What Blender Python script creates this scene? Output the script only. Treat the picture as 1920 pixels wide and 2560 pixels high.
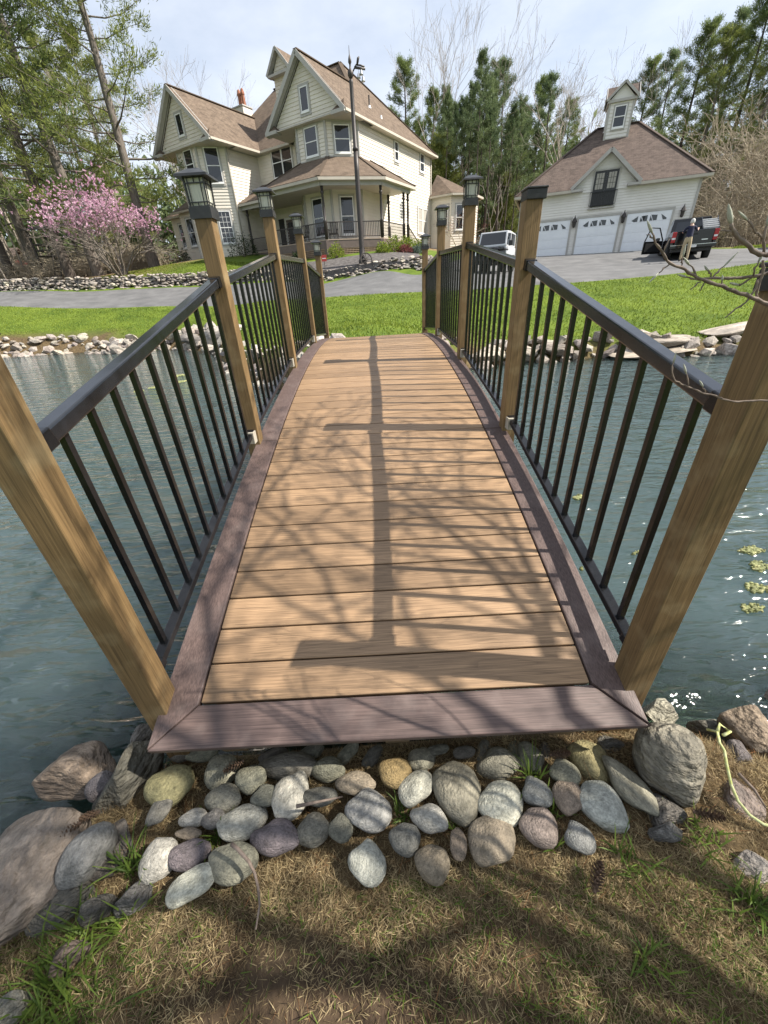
import bpy, math, random
import numpy as np
from mathutils import Vector, Matrix
random.seed(7); rng = np.random.default_rng(7)
for _o in list(bpy.data.objects): bpy.data.objects.remove(_o)
S = bpy.context.scene; COL = S.collection
PI = math.pi; R = math.radians
# ------------------------------------------------------------------ camera
PITCH, ROLL, YAW, FPX = 0.5261, -0.0568, -0.0048, 952.36
CAM = np.array([0.0019, -0.727, 1.31])
_fw = np.array([math.sin(YAW)*math.cos(PITCH), math.cos(YAW)*math.cos(PITCH), -math.sin(PITCH)])
_rt = np.array([math.cos(YAW), -math.sin(YAW), 0.]); _up = np.cross(_rt, _fw)
_r2 = math.cos(ROLL)*_rt + math.sin(ROLL)*_up; _u2 = -math.sin(ROLL)*_rt + math.cos(ROLL)*_up
cd = bpy.data.cameras.new('camera'); cam = bpy.data.objects.new('camera', cd); COL.objects.link(cam)
M = Matrix.Identity(4)
for i in range(3):
    M[i][0] = _r2[i]; M[i][1] = _u2[i]; M[i][2] = -_fw[i]; M[i][3] = CAM[i]
cam.matrix_world = M
cd.sensor_fit = 'HORIZONTAL'; cd.sensor_width = 24.0; cd.lens = 24.0*FPX/1920; cd.clip_end = 3000; cd.clip_start = 0.02
S.camera = cam
def ray(px, py): return _r2*(px-960)/FPX - _u2*(py-1280)/FPX + _fw
def at(px, py, x=None, y=None, z=None):
    """a pixel of the photograph gives a direction; the distance comes from the plane it touches"""
    d = ray(px, py)
    t = (x-CAM[0])/d[0] if x is not None else (y-CAM[1])/d[1] if y is not None else (z-CAM[2])/d[2]
    return CAM + t*d
# ------------------------------------------------------------------ light
SUN = np.array([1.2, -0.15, 1.23]); SUN = SUN/np.linalg.norm(SUN)
sl = bpy.data.lights.new('sun', 'SUN'); sl.energy = 5.0; sl.angle = R(0.53); sl.color = (1.0, 0.93, 0.83)
so = bpy.data.objects.new('sun', sl); COL.objects.link(so)
so.rotation_euler = Vector(-SUN).to_track_quat('-Z', 'Y').to_euler(); so.location = (6, -2, 12)
W = bpy.data.worlds.new('World'); S.world = W; W.use_nodes = True
nt = W.node_tree; nd = nt.nodes; lk = nt.links
bg = nd['Background']; sky = nd.new('ShaderNodeTexSky'); sky.sky_type = 'NISHITA'; sky.sun_disc = False
sky.sun_elevation = math.asin(SUN[2]); sky.sun_rotation = math.atan2(SUN[0], SUN[1])
sky.air_density = 1.0; sky.dust_density = 0.6; sky.ozone_density = 1.2
tc = nd.new('ShaderNodeTexCoord'); mp = nd.new('ShaderNodeMapping'); mp.inputs['Scale'].default_value = (1.3, 1.3, 3.2)
n1 = nd.new('ShaderNodeTexNoise'); n1.inputs['Scale'].default_value = 1.5; n1.inputs['Detail'].default_value = 7; n1.inputs['Roughness'].default_value = .58
rp = nd.new('ShaderNodeValToRGB'); rp.color_ramp.elements[0].position = .40; rp.color_ramp.elements[1].position = .70
rp.color_ramp.elements[0].color = (.52, .52, .52, 1); rp.color_ramp.elements[1].color = (.95, .95, .95, 1)
mx = nd.new('ShaderNodeMixRGB'); mx.inputs['Color2'].default_value = (6.6, 7.0, 7.7, 1)
lk.new(tc.outputs['Generated'], mp.inputs['Vector']); lk.new(mp.outputs['Vector'], n1.inputs['Vector'])
lk.new(n1.outputs['Fac'], rp.inputs['Fac']); lk.new(rp.outputs['Color'], mx.inputs['Fac'])
lk.new(sky.outputs['Color'], mx.inputs['Color1']); lk.new(mx.outputs['Color'], bg.inputs['Color'])
bg.inputs['Strength'].default_value = 0.082
S.view_settings.view_transform = 'Standard'; S.view_settings.look = 'None'; S.view_settings.exposure = 0.98; S.view_settings.gamma = 1.0
S.render.engine = 'CYCLES'; S.render.resolution_x = 768; S.render.resolution_y = 1024
S.cycles.max_bounces = 8; S.cycles.transparent_max_bounces = 12
# ------------------------------------------------------------------ materials
MATS = {}
def _new(name):
    m = bpy.data.materials.new(name); m.use_nodes = True; MATS[name] = m
    return m, m.node_tree.nodes, m.node_tree.links, m.node_tree.nodes['Principled BSDF']
def mat(name, c1, c2=None, rough=.6, scale=8., stretch=(1, 1, 1), bump=0., bscale=None, metal=0., detail=5., vary=0., spec=.5, tint=False, c3=None, lo=.35, hi=.65, fine=None):
    """two or three real-world colours mixed by noise; vary = random value shift for each object; tint = multiply by the object's own colour"""
    m, n, l, p = _new(name)
    p.inputs['Roughness'].default_value = rough; p.inputs['Metallic'].default_value = metal
    p.inputs['Specular IOR Level'].default_value = spec
    c2 = c2 or c1
    tcn = n.new('ShaderNodeTexCoord'); mpn = n.new('ShaderNodeMapping'); mpn.inputs['Scale'].default_value = stretch
    oi = n.new('ShaderNodeObjectInfo'); cm = n.new('ShaderNodeMath'); cm.operation = 'MULTIPLY'; cm.inputs[1].default_value = 37.
    l.new(oi.outputs['Random'], cm.inputs[0]); l.new(cm.outputs[0], mpn.inputs['Location'])
    l.new(tcn.outputs['Object'], mpn.inputs['Vector'])
    nz = n.new('ShaderNodeTexNoise'); nz.inputs['Scale'].default_value = scale; nz.inputs['Detail'].default_value = detail; nz.inputs['Roughness'].default_value = .6
    l.new(mpn.outputs['Vector'], nz.inputs['Vector'])
    cr = n.new('ShaderNodeValToRGB'); cr.color_ramp.elements[0].position = lo; cr.color_ramp.elements[1].position = hi
    cr.color_ramp.elements[0].color = (*c1, 1); cr.color_ramp.elements[1].color = (*c2, 1)
    if c3: e = cr.color_ramp.elements.new((lo+hi)/2); e.color = (*c3, 1)
    l.new(nz.outputs['Fac'], cr.inputs['Fac'])
    out = cr.outputs['Color']
    if fine:   # lichen specks and grain: scale, darkest, palest
        fn = n.new('ShaderNodeTexNoise'); fn.inputs['Scale'].default_value = fine[0]; fn.inputs['Detail'].default_value = 9; fn.inputs['Roughness'].default_value = .75; l.new(mpn.outputs['Vector'], fn.inputs['Vector'])
        fm = n.new('ShaderNodeMapRange'); fm.inputs['From Min'].default_value = .32; fm.inputs['From Max'].default_value = .68; fm.inputs['To Min'].default_value = fine[1]; fm.inputs['To Max'].default_value = fine[2]; l.new(fn.outputs['Fac'], fm.inputs['Value'])
        fh = n.new('ShaderNodeHueSaturation'); l.new(fm.outputs['Result'], fh.inputs['Value']); l.new(out, fh.inputs['Color']); out = fh.outputs['Color']
    if tint:
        mm = n.new('ShaderNodeMixRGB'); mm.blend_type = 'MULTIPLY'; mm.inputs['Fac'].default_value = 1
        l.new(out, mm.inputs['Color1']); l.new(oi.outputs['Color'], mm.inputs['Color2']); out = mm.outputs['Color']
    if vary:
        hs = n.new('ShaderNodeHueSaturation'); mr = n.new('ShaderNodeMapRange')
        mr.inputs['To Min'].default_value = 1-vary; mr.inputs['To Max'].default_value = 1+vary
        l.new(oi.outputs['Random'], mr.inputs['Value']); l.new(mr.outputs['Result'], hs.inputs['Value']); l.new(out, hs.inputs['Color']); out = hs.outputs['Color']
    l.new(out, p.inputs['Base Color'])
    if bump:
        nb = n.new('ShaderNodeTexNoise'); nb.inputs['Scale'].default_value = bscale or scale*3; nb.inputs['Detail'].default_value = 6
        l.new(mpn.outputs['Vector'], nb.inputs['Vector'])
        bp = n.new('ShaderNodeBump'); bp.inputs['Strength'].default_value = 1.; bp.inputs['Distance'].default_value = bump
        l.new(nb.outputs['Fac'], bp.inputs['Height']); l.new(bp.outputs['Normal'], p.inputs['Normal'])
    return m
def wood(name, dark, light, along='x', rough=.55, ring=1., vary=.08, bump=.0006, pale=None):
    """long grain: stretched noise warps bands along the grain; every board gets its own stretch of it"""
    m, n, l, p = _new(name); p.inputs['Roughness'].default_value = rough; p.inputs['Specular IOR Level'].default_value = .35
    tcn = n.new('ShaderNodeTexCoord'); mpn = n.new('ShaderNodeMapping'); oi = n.new('ShaderNodeObjectInfo')
    mu = n.new('ShaderNodeMath'); mu.operation = 'MULTIPLY'; mu.inputs[1].default_value = 53.
    l.new(oi.outputs['Random'], mu.inputs[0]); l.new(mu.outputs[0], mpn.inputs['Location'])
    sc = {'x': (.62, 8, 8), 'y': (8, .62, 8), 'z': (8, 8, .62)}[along]
    mpn.inputs['Scale'].default_value = sc; l.new(tcn.outputs['Object'], mpn.inputs['Vector'])
    a = n.new('ShaderNodeTexNoise'); a.inputs['Scale'].default_value = 1.0; a.inputs['Detail'].default_value = 1.5
    l.new(mpn.outputs['Vector'], a.inputs['Vector'])
    b = n.new('ShaderNodeMath'); b.operation = 'MULTIPLY'; b.inputs[1].default_value = 26*ring; l.new(a.outputs['Fac'], b.inputs[0])
    f = n.new('ShaderNodeMath'); f.operation = 'FRACT'; l.new(b.outputs[0], f.inputs[0])
    c = n.new('ShaderNodeValToRGB'); e = c.color_ramp.elements
    e[0].position = 0; e[0].color = (*[.5*x+.5*y for x, y in zip(light, dark)], 1); e[1].position = .25; e[1].color = (*light, 1)
    e2 = c.color_ramp.elements.new(.92); e2.color = (*[.8*x+.2*y for x, y in zip(light, dark)], 1)
    l.new(f.outputs[0], c.inputs['Fac'])
    fine = n.new('ShaderNodeTexNoise'); fine.inputs['Scale'].default_value = 6.; fine.inputs['Detail'].default_value = 6
    mp2 = n.new('ShaderNodeMapping'); mp2.inputs['Scale'].default_value = tuple(v*(1.5 if v < 2 else 5) for v in sc)
    l.new(tcn.outputs['Object'], mp2.inputs['Vector']); l.new(mu.outputs[0], mp2.inputs['Location']); l.new(mp2.outputs['Vector'], fine.inputs['Vector'])
    fr = n.new('ShaderNodeMapRange'); fr.inputs['From Min'].default_value = .3; fr.inputs['From Max'].default_value = .7
    fr.inputs['To Min'].default_value = .62; fr.inputs['To Max'].default_value = 1.26; l.new(fine.outputs['Fac'], fr.inputs['Value'])
    big = n.new('ShaderNodeTexNoise'); big.inputs['Scale'].default_value = 2.2; l.new(tcn.outputs['Object'], big.inputs['Vector'])
    br = n.new('ShaderNodeMapRange'); br.inputs['To Min'].default_value = 1-1.6*vary; br.inputs['To Max'].default_value = 1+1.6*vary; l.new(big.outputs['Fac'], br.inputs['Value'])
    hv = n.new('ShaderNodeMapRange'); hv.inputs['To Min'].default_value = 1-vary; hv.inputs['To Max'].default_value = 1+vary; l.new(oi.outputs['Random'], hv.inputs['Value'])
    m1 = n.new('ShaderNodeMath'); m1.operation = 'MULTIPLY'; l.new(fr.outputs['Result'], m1.inputs[0]); l.new(hv.outputs['Result'], m1.inputs[1])
    m2 = n.new('ShaderNodeMath'); m2.operation = 'MULTIPLY'; l.new(m1.outputs[0], m2.inputs[0]); l.new(br.outputs['Result'], m2.inputs[1])
    hs = n.new('ShaderNodeHueSaturation'); l.new(m2.outputs[0], hs.inputs['Value']); l.new(c.outputs['Color'], hs.inputs['Color'])
    out = hs.outputs['Color']
    if pale:   # weathered, scuffed patches
        pn = n.new('ShaderNodeTexNoise'); pn.inputs['Scale'].default_value = 9; pn.inputs['Detail'].default_value = 8; l.new(tcn.outputs['Object'], pn.inputs['Vector'])
        pr = n.new('ShaderNodeMapRange'); pr.inputs['From Min'].default_value = .52; pr.inputs['From Max'].default_value = .8; pr.inputs['To Max'].default_value = .55; l.new(pn.outputs['Fac'], pr.inputs['Value'])
        pm = n.new('ShaderNodeMixRGB'); pm.inputs['Color2'].default_value = (*pale, 1); l.new(pr.outputs['Result'], pm.inputs['Fac']); l.new(out, pm.inputs['Color1']); out = pm.outputs['Color']
    l.new(out, p.inputs['Base Color'])
    bp = n.new('ShaderNodeBump'); bp.inputs['Distance'].default_value = bump; l.new(m2.outputs[0], bp.inputs['Height']); l.new(bp.outputs['Normal'], p.inputs['Normal'])
    return m
def shingle(name, c1, c2, c3):
    m, n, l, p = _new(name); p.inputs['Roughness'].default_value = .92; p.inputs['Specular IOR Level'].default_value = .2
    uv = n.new('ShaderNodeUVMap'); bt = n.new('ShaderNodeTexBrick')
    bt.inputs['Scale'].default_value = 1.; bt.inputs['Brick Width'].default_value = .30; bt.inputs['Row Height'].default_value = .14
    bt.inputs['Mortar Size'].default_value = .006; bt.inputs['Color1'].default_value = (*c1, 1); bt.inputs['Color2'].default_value = (*c2, 1); bt.inputs['Mortar'].default_value = (*[x*.6 for x in c1], 1)
    l.new(uv.outputs['UV'], bt.inputs['Vector'])
    nz = n.new('ShaderNodeTexNoise'); nz.inputs['Scale'].default_value = 2.2; nz.inputs['Detail'].default_value = 8; nz.inputs['Roughness'].default_value = .7; l.new(uv.outputs['UV'], nz.inputs['Vector'])
    mm = n.new('ShaderNodeMixRGB'); mm.inputs['Color2'].default_value = (*c3, 1)
    mr = n.new('ShaderNodeMapRange'); mr.inputs['From Min'].default_value = .38; mr.inputs['From Max'].default_value = .68; mr.inputs['To Max'].default_value = .7; l.new(nz.outputs['Fac'], mr.inputs['Value'])
    l.new(mr.outputs['Result'], mm.inputs['Fac']); l.new(bt.outputs['Color'], mm.inputs['Color1']); l.new(mm.outputs['Color'], p.inputs['Base Color'])
    bp = n.new('ShaderNodeBump'); bp.inputs['Distance'].default_value = .012; l.new(bt.outputs['Fac'], bp.inputs['Height']); bp.invert = True; l.new(bp.outputs['Normal'], p.inputs['Normal'])
    return m
def leafmat(name, c1, c2, trans=.35, rough=.55, scale=1.5):
    """foliage: two greens by noise in space, with light coming through the blades"""
    m, n, l, p = _new(name); p.inputs['Roughness'].default_value = rough; p.inputs['Specular IOR Level'].default_value = .25
    g = n.new('ShaderNodeNewGeometry'); nz = n.new('ShaderNodeTexNoise'); nz.inputs['Scale'].default_value = scale; nz.inputs['Detail'].default_value = 4
    l.new(g.outputs['Position'], nz.inputs['Vector'])
    rpi = n.new('ShaderNodeMath'); rpi.operation = 'MULTIPLY_ADD'; rpi.inputs[1].default_value = .5; l.new(g.outputs['Random Per Island'], rpi.inputs[0]); 
    ad = n.new('ShaderNodeMath'); ad.operation = 'SUBTRACT'; ad.inputs[1].default_value = .25; l.new(nz.outputs['Fac'], ad.inputs[0]); l.new(ad.outputs[0], rpi.inputs[2])
    cr = n.new('ShaderNodeValToRGB'); cr.color_ramp.elements[0].position = .25; cr.color_ramp.elements[1].position = .75
    cr.color_ramp.elements[0].color = (*c1, 1); cr.color_ramp.elements[1].color = (*c2, 1); l.new(rpi.outputs[0], cr.inputs['Fac'])
    l.new(cr.outputs['Color'], p.inputs['Base Color'])
    tr = n.new('ShaderNodeBsdfTranslucent'); l.new(cr.outputs['Color'], tr.inputs['Color'])
    ms = n.new('ShaderNodeMixShader'); ms.inputs['Fac'].default_value = trans
    l.new(p.outputs[0], ms.inputs[1]); l.new(tr.outputs[0], ms.inputs[2]); l.new(ms.outputs[0], n['Material Output'].inputs['Surface'])
    return m
def glassmat(name, tint=(.02, .022, .025), rough=.03):
    m, n, l, p = _new(name); p.inputs['Base Color'].default_value = (*tint, 1); p.inputs['Roughness'].default_value = rough
    p.inputs['Specular IOR Level'].default_value = .8
    tcn = n.new('ShaderNodeTexCoord'); nz = n.new('ShaderNodeTexNoise'); nz.inputs['Scale'].default_value = 1.3; l.new(tcn.outputs['Object'], nz.inputs['Vector'])
    bp = n.new('ShaderNodeBump'); bp.inputs['Distance'].default_value = .004; l.new(nz.outputs['Fac'], bp.inputs['Height']); l.new(bp.outputs['Normal'], p.inputs['Normal'])
    return m
wood('deck_wood', (.125, .080, .049), (.280, .182, .104), 'x', rough=.5, ring=.8, vary=.22)
wood('trim_wood', (.060, .043, .039), (.112, .078, .069), 'x', rough=.5, ring=1.3, vary=.08, pale=(.185, .145, .13))
wood('trim_wood_long', (.060, .043, .039), (.112, .078, .069), 'y', rough=.5, ring=1.3, vary=.08, pale=(.185, .145, .13))
wood('post_wood', (.100, .063, .028), (.195, .126, .056), 'z', rough=.6, ring=.5, vary=.14, pale=(.34, .27, .15))
wood('cut_end_wood', (.22, .20, .16), (.38, .35, .29), 'z', rough=.8, ring=1.5)
wood('beam_wood', (.10, .07, .035), (.20, .14, .07), 'y', rough=.8)
mat('black_metal', (.006, .0065, .0075), (.011, .0115, .013), rough=.20, scale=30, spec=.4)
mat('rail_metal', (.007, .0082, .0105), (.012, .014, .018), rough=.17, scale=30, spec=.8)  # same paint as the balusters; bluish base stands for sky mirrored on top
mat('silver_paint', (.52, .53, .55), (.60, .61, .63), rough=.35, scale=10)
mat('lantern_black', (.014, .015, .016), (.028, .029, .03), rough=.42, scale=20, bump=.0006, bscale=60)
mat('lantern_glass', (.46, .47, .40), (.60, .60, .50), rough=.35, scale=14, stretch=(8, 8, 1))
mat('galvanised', (.35, .36, .37), (.55, .56, .57), rough=.35, metal=.8, scale=30)
mat('stone', (.58, .58, .56), (1.12, 1.10, 1.06), rough=.7, scale=2.2, bump=.008, bscale=9, tint=True, c3=(.86, .86, .84), detail=10, spec=.3, fine=(7., .62, 1.32))
mat('slate', (.50, .49, .48), (1.15, 1.10, 1.04), rough=.75, scale=1.5, stretch=(1, 1, 2.2), bump=.05, bscale=3.5, tint=True, c3=(.72, .68, .64), detail=9, spec=.35, fine=(5., .6, 1.35))
mat('wall_stone', (.42, .41, .40), (1, .98, .95), rough=.88, scale=6, bump=.012, bscale=16, tint=True, detail=6, spec=.25)
shingle('roof_shingle', (.092, .069, .052), (.150, .113, .085), (.21, .160, .118))
shingle('garage_shingle', (.074, .057, .049), (.122, .093, .079), (.168, .128, .108))
mat('siding', (.63, .58, .505), (.70, .65, .57), rough=.55, scale=1.2, spec=.35)
mat('garage_siding', (.66, .635, .60), (.73, .705, .67), rough=.55, scale=1.2, spec=.35)
mat('trim_taupe', (.36, .345, .32), (.41, .395, .37), rough=.55, scale=3)
mat('soffit', (.42, .385, .325), (.47, .43, .36), rough=.6, scale=3)
mat('white_vinyl', (.74, .74, .73), (.80, .80, .79), rough=.4, scale=3)
mat('porch_brown', (.105, .078, .066), (.14, .105, .09), rough=.55, scale=5)
mat('porch_floor', (.30, .23, .18), (.36, .28, .22), rough=.6, scale=5)
mat('lattice_tan', (.24, .165, .11), (.30, .21, .14), rough=.7, scale=5)
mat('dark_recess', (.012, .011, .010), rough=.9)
mat('garage_door_paint', (.70, .72, .76), (.76, .78, .81), rough=.42, scale=2)
mat('black_door', (.012, .012, .013), (.02, .02, .021), rough=.35, scale=5)
mat('brick_orange', (.24, .095, .055), (.33, .14, .085), rough=.85, scale=12, bump=.01, bscale=20)
mat('foundation', (.40, .33, .22), (.50, .43, .31), rough=.85, scale=4)
glassmat('window_glass'); glassmat('car_glass', (.012, .014, .017), .02)
mat('curtain', (.30, .285, .25), (.40, .38, .34), rough=.8, scale=9, stretch=(6, 6, 1))
mat('asphalt', (.098, .099, .100), (.150, .150, .150), rough=.9, scale=1.1, bump=.004, bscale=70, detail=9, spec=.3, c3=(.122, .122, .123))
mat('bark_grey', (.085, .07, .058), (.19, .165, .14), rough=.9, scale=7, stretch=(3, 3, .5), bump=.02, bscale=10)
mat('bark_pale', (.22, .19, .155), (.36, .32, .27), rough=.9, scale=6, stretch=(2, 2, .6), bump=.012, bscale=14)
mat('bark_dark', (.045, .036, .03), (.10, .082, .066), rough=.92, scale=7, stretch=(3, 3, .5), bump=.02, bscale=10)
mat('twig', (.10, .072, .055), (.22, .17, .135), rough=.8, scale=40, bump=.001, bscale=90)
mat('brush', (.24, .20, .145), (.42, .36, .265), rough=.9, scale=1.2)
mat('bud', (.26, .27, .21), (.46, .46, .38), rough=.9, scale=60, stretch=(4, 4, 1), bump=.0008, bscale=160)
leafmat('pine_needles', (.075, .115, .042), (.22, .27, .085), .45, scale=.55)
leafmat('pine_needles_yellow', (.09, .125, .03), (.27, .30, .08), .42, scale=.55)
leafmat('pine_needles_dark', (.07, .11, .055), (.20, .255, .11), .45, scale=.55)
leafmat('blossom', (.44, .20, .33), (.74, .54, .64), .4, scale=2.)
leafmat('shrub_green', (.10, .15, .02), (.26, .32, .04), .35, scale=3)
leafmat('shrub_dark', (.015, .028, .012), (.05, .075, .03), .2, scale=3)
leafmat('shrub_red', (.12, .03, .035), (.26, .10, .09), .3, scale=3)
leafmat('shrub_blue', (.07, .10, .085), (.15, .19, .15), .3, scale=3)
leafmat('lawn_blade', (.085, .135, .018), (.26, .32, .048), .40, scale=.32)
leafmat('grass_blade', (.06, .105, .018), (.16, .225, .04), .40, scale=5)
leafmat('dry_blade', (.12, .08, .042), (.46, .365, .20), .30, scale=7)
leafmat('rust_needle', (.13, .055, .022), (.30, .15, .06), .2, scale=9)
mat('cone', (.045, .026, .016), (.12, .075, .045), rough=.8, scale=60)
mat('mulch', (.055, .048, .046), (.125, .115, .11), rough=.95, scale=5, bump=.05, bscale=9)
mat('truck_paint', (.006, .006, .007), rough=.12, spec=.6)
mat('jeep_paint', (.50, .51, .53), (.54, .55, .57), rough=.22, spec=.6)
mat('tyre', (.012, .012, .012), (.022, .022, .021), rough=.85, scale=20)
mat('black_plastic', (.015, .015, .016), (.022, .022, .023), rough=.55, scale=20)
mat('red_lens', (.30, .008, .012), (.40, .012, .018), rough=.2, scale=10)
mat('chrome', (.62, .63, .65), rough=.15, metal=1.)
mat('skin', (.42, .25, .18), (.48, .29, .21), rough=.55, scale=20)
mat('navy_cloth', (.010, .012, .035), (.018, .02, .05), rough=.9, scale=40)
mat('khaki_cloth', (.34, .27, .17), (.42, .34, .22), rough=.9, scale=25, bump=.004, bscale=12)
mat('grey_hair', (.45, .44, .42), (.62, .61, .59), rough=.8, scale=60)
mat('rope', (.40, .44, .12), (.62, .64, .36), rough=.8, scale=60, c3=(.48, .50, .22))
mat('algae', (.13, .14, .05), (.38, .36, .17), rough=.7, scale=22, bump=.012, bscale=60, c3=(.22, .24, .09))
mat('old_wood', (.030, .025, .022), (.075, .065, .055), rough=.9, scale=6, stretch=(1, 1, 4))
mat('red_paint', (.33, .035, .03), (.42, .05, .04), rough=.6, scale=3)
mat('iron_brown', (.020, .016, .015), (.045, .036, .032), rough=.5, scale=18, bump=.001, bscale=50)
mat('white_paper', (.7, .7, .7), rough=.6)
# ------------------------------------------------------------------ helpers
def mesh_np(name, V, F, smooth=False):
    """F: list of index arrays (k,3) / (k,4)"""
    me = bpy.data.meshes.new(name); V = np.asarray(V, dtype=np.float32)
    me.vertices.add(len(V)); me.vertices.foreach_set('co', V.ravel())
    Fs = [np.asarray(f, dtype=np.int32) for f in (F if isinstance(F, list) else [F]) if len(f)]
    tot = sum(f.size for f in Fs); me.loops.add(tot); me.loops.foreach_set('vertex_index', np.concatenate([f.ravel() for f in Fs]))
    cnt = np.concatenate([np.full(len(f), f.shape[1], dtype=np.int32) for f in Fs])
    me.polygons.add(len(cnt)); st = np.concatenate([[0], np.cumsum(cnt)[:-1]]).astype(np.int32)
    me.polygons.foreach_set('loop_start', st); me.polygons.foreach_set('loop_total', cnt)
    if smooth: me.polygons.foreach_set('use_smooth', np.ones(len(cnt), dtype=bool))
    me.update(calc_edges=True); me.validate()
    return me
def obj(name, me, m=None, parent=None, loc=None, rot=None, scale=None, color=None):
    o = bpy.data.objects.new(name, me); COL.objects.link(o)
    if m is not None and me is not None and not len(me.materials): me.materials.append(MATS[m])
    if parent is not None: o.parent = parent
    if loc is not None: o.location = [float(v) for v in loc]
    if rot is not None: o.rotation_euler = [float(v) for v in rot]
    if scale is not None: o.scale = [float(v) for v in scale] if hasattr(scale, '__len__') else (float(scale),)*3
    if color is not None: o.color = (*[float(c) for c in color[:3]], 1)
    return o
def tag(o, label=None, cat=None, group=None, kind=None):
    if label: o['label'] = label
    if cat: o['category'] = cat
    if group: o['group'] = group
    if kind: o['kind'] = kind
    return o
def thing(name, label, cat, loc=(0, 0, 0), rz=0., group=None):
    return tag(obj(name, None, loc=loc, rot=(0, 0, rz)), label, cat, group)
def copy_tree(o, parent=None):
    c = o.copy(); COL.objects.link(c); c.parent = parent
    for ch in list(o.children): copy_tree(ch, c)
    return c
class MB:
    def __init__(s): s.v = []; s.f = []; s.uv = {}
    def add(s, vs, fs):
        b = len(s.v); s.v += [tuple(float(c) for c in v) for v in vs]; s.f += [tuple(b+i for i in f) for f in fs]; return s
    def poly(s, pts, uv=None):
        b = len(s.v); s.v += [tuple(float(c) for c in v) for v in pts]; s.f.append(tuple(range(b, b+len(pts))))
        if uv: s.uv[len(s.f)-1] = uv
        return s
    def hexa(s, p): # 8 points: bottom 4 ccw, top 4 ccw
        return s.add(p, [(3, 2, 1, 0), (4, 5, 6, 7), (0, 1, 5, 4), (1, 2, 6, 5), (2, 3, 7, 6), (3, 0, 4, 7)])
    def box(s, x0, x1, y0, y1, z0, z1):
        return s.hexa([(x0, y0, z0), (x1, y0, z0), (x1, y1, z0), (x0, y1, z0), (x0, y0, z1), (x1, y0, z1), (x1, y1, z1), (x0, y1, z1)])
    def bar(s, p0, p1, w, h, up=(0, 0, 1)):
        p0 = Vector(p0); p1 = Vector(p1); d = (p1-p0).normalized(); up = Vector(up)
        if abs(d.dot(up)) > .98: up = Vector((0, 1, 0))
        a = d.cross(up).normalized()*w/2; b = a.cross(d).normalized()*h/2
        return s.hexa([p0-a-b, p0+a-b, p1+a-b, p1-a-b, p0-a+b, p0+a+b, p1+a+b, p1-a+b])
    def tube(s, pts, rad, n=6, cap=True):
        pts = [Vector(p) for p in pts]; rad = rad if hasattr(rad, '__len__') else [rad]*len(pts); b = len(s.v)
        ref = None
        for i, p in enumerate(pts):
            d = (pts[min(i+1, len(pts)-1)]-pts[max(i-1, 0)]).normalized()
            if ref is None: ref = d.orthogonal().normalized()
            x = (ref-d*ref.dot(d)); x = x.normalized() if x.length > 1e-5 else d.orthogonal().normalized(); ref = x; y = d.cross(x)
            for k in range(n):
                a = 2*PI*k/n; s.v.append(tuple(p+(x*math.cos(a)+y*math.sin(a))*rad[i]))
        for i in range(len(pts)-1):
            for k in range(n):
                k2 = (k+1) % n; s.f.append((b+i*n+k, b+i*n+k2, b+(i+1)*n+k2, b+(i+1)*n+k))
        if cap: s.f.append(tuple(b+k for k in reversed(range(n)))); s.f.append(tuple(b+(len(pts)-1)*n+k for k in range(n)))
        return s
    def lathe(s, prof, c=(0, 0, 0), n=12, axis='z'):
        b = len(s.v)
        for r, h in prof:
            for k in range(n):
                a = 2*PI*k/n; q = (r*math.cos(a), r*math.sin(a), h)
                q = q if axis == 'z' else ((h, q[0], q[1]) if axis == 'x' else (q[0], h, q[1]))
                s.v.append((c[0]+q[0], c[1]+q[1], c[2]+q[2]))
        for i in range(len(prof)-1):
            for k in range(n):
                k2 = (k+1) % n; s.f.append((b+i*n+k, b+i*n+k2, b+(i+1)*n+k2, b+(i+1)*n+k))
        s.f.append(tuple(b+k for k in reversed(range(n)))); s.f.append(tuple(b+(len(prof)-1)*n+k for k in range(n)))
        return s
    def mesh(s, name, smooth=False):
        me = bpy.data.meshes.new(name); me.from_pydata(s.v, [], s.f); 
        if s.uv:
            ul = me.uv_layers.new(name='UVMap')
            for fi, uv in s.uv.items():
                for li, c in zip(me.polygons[fi].loop_indices, uv): ul.data[li].uv = c
        if smooth: me.polygons.foreach_set('use_smooth', [True]*len(me.polygons))
        me.update(); return me
    def build(s, name, m, parent=None, smooth=False, bevel=0., **k):
        o = obj(name, s.mesh(name, smooth), m, parent, **k)
        if bevel:
            b = o.modifiers.new('bevel', 'BEVEL'); b.width = bevel; b.segments = 2; b.limit_method = 'ANGLE'; b.angle_limit = R(40)
        return o
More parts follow.
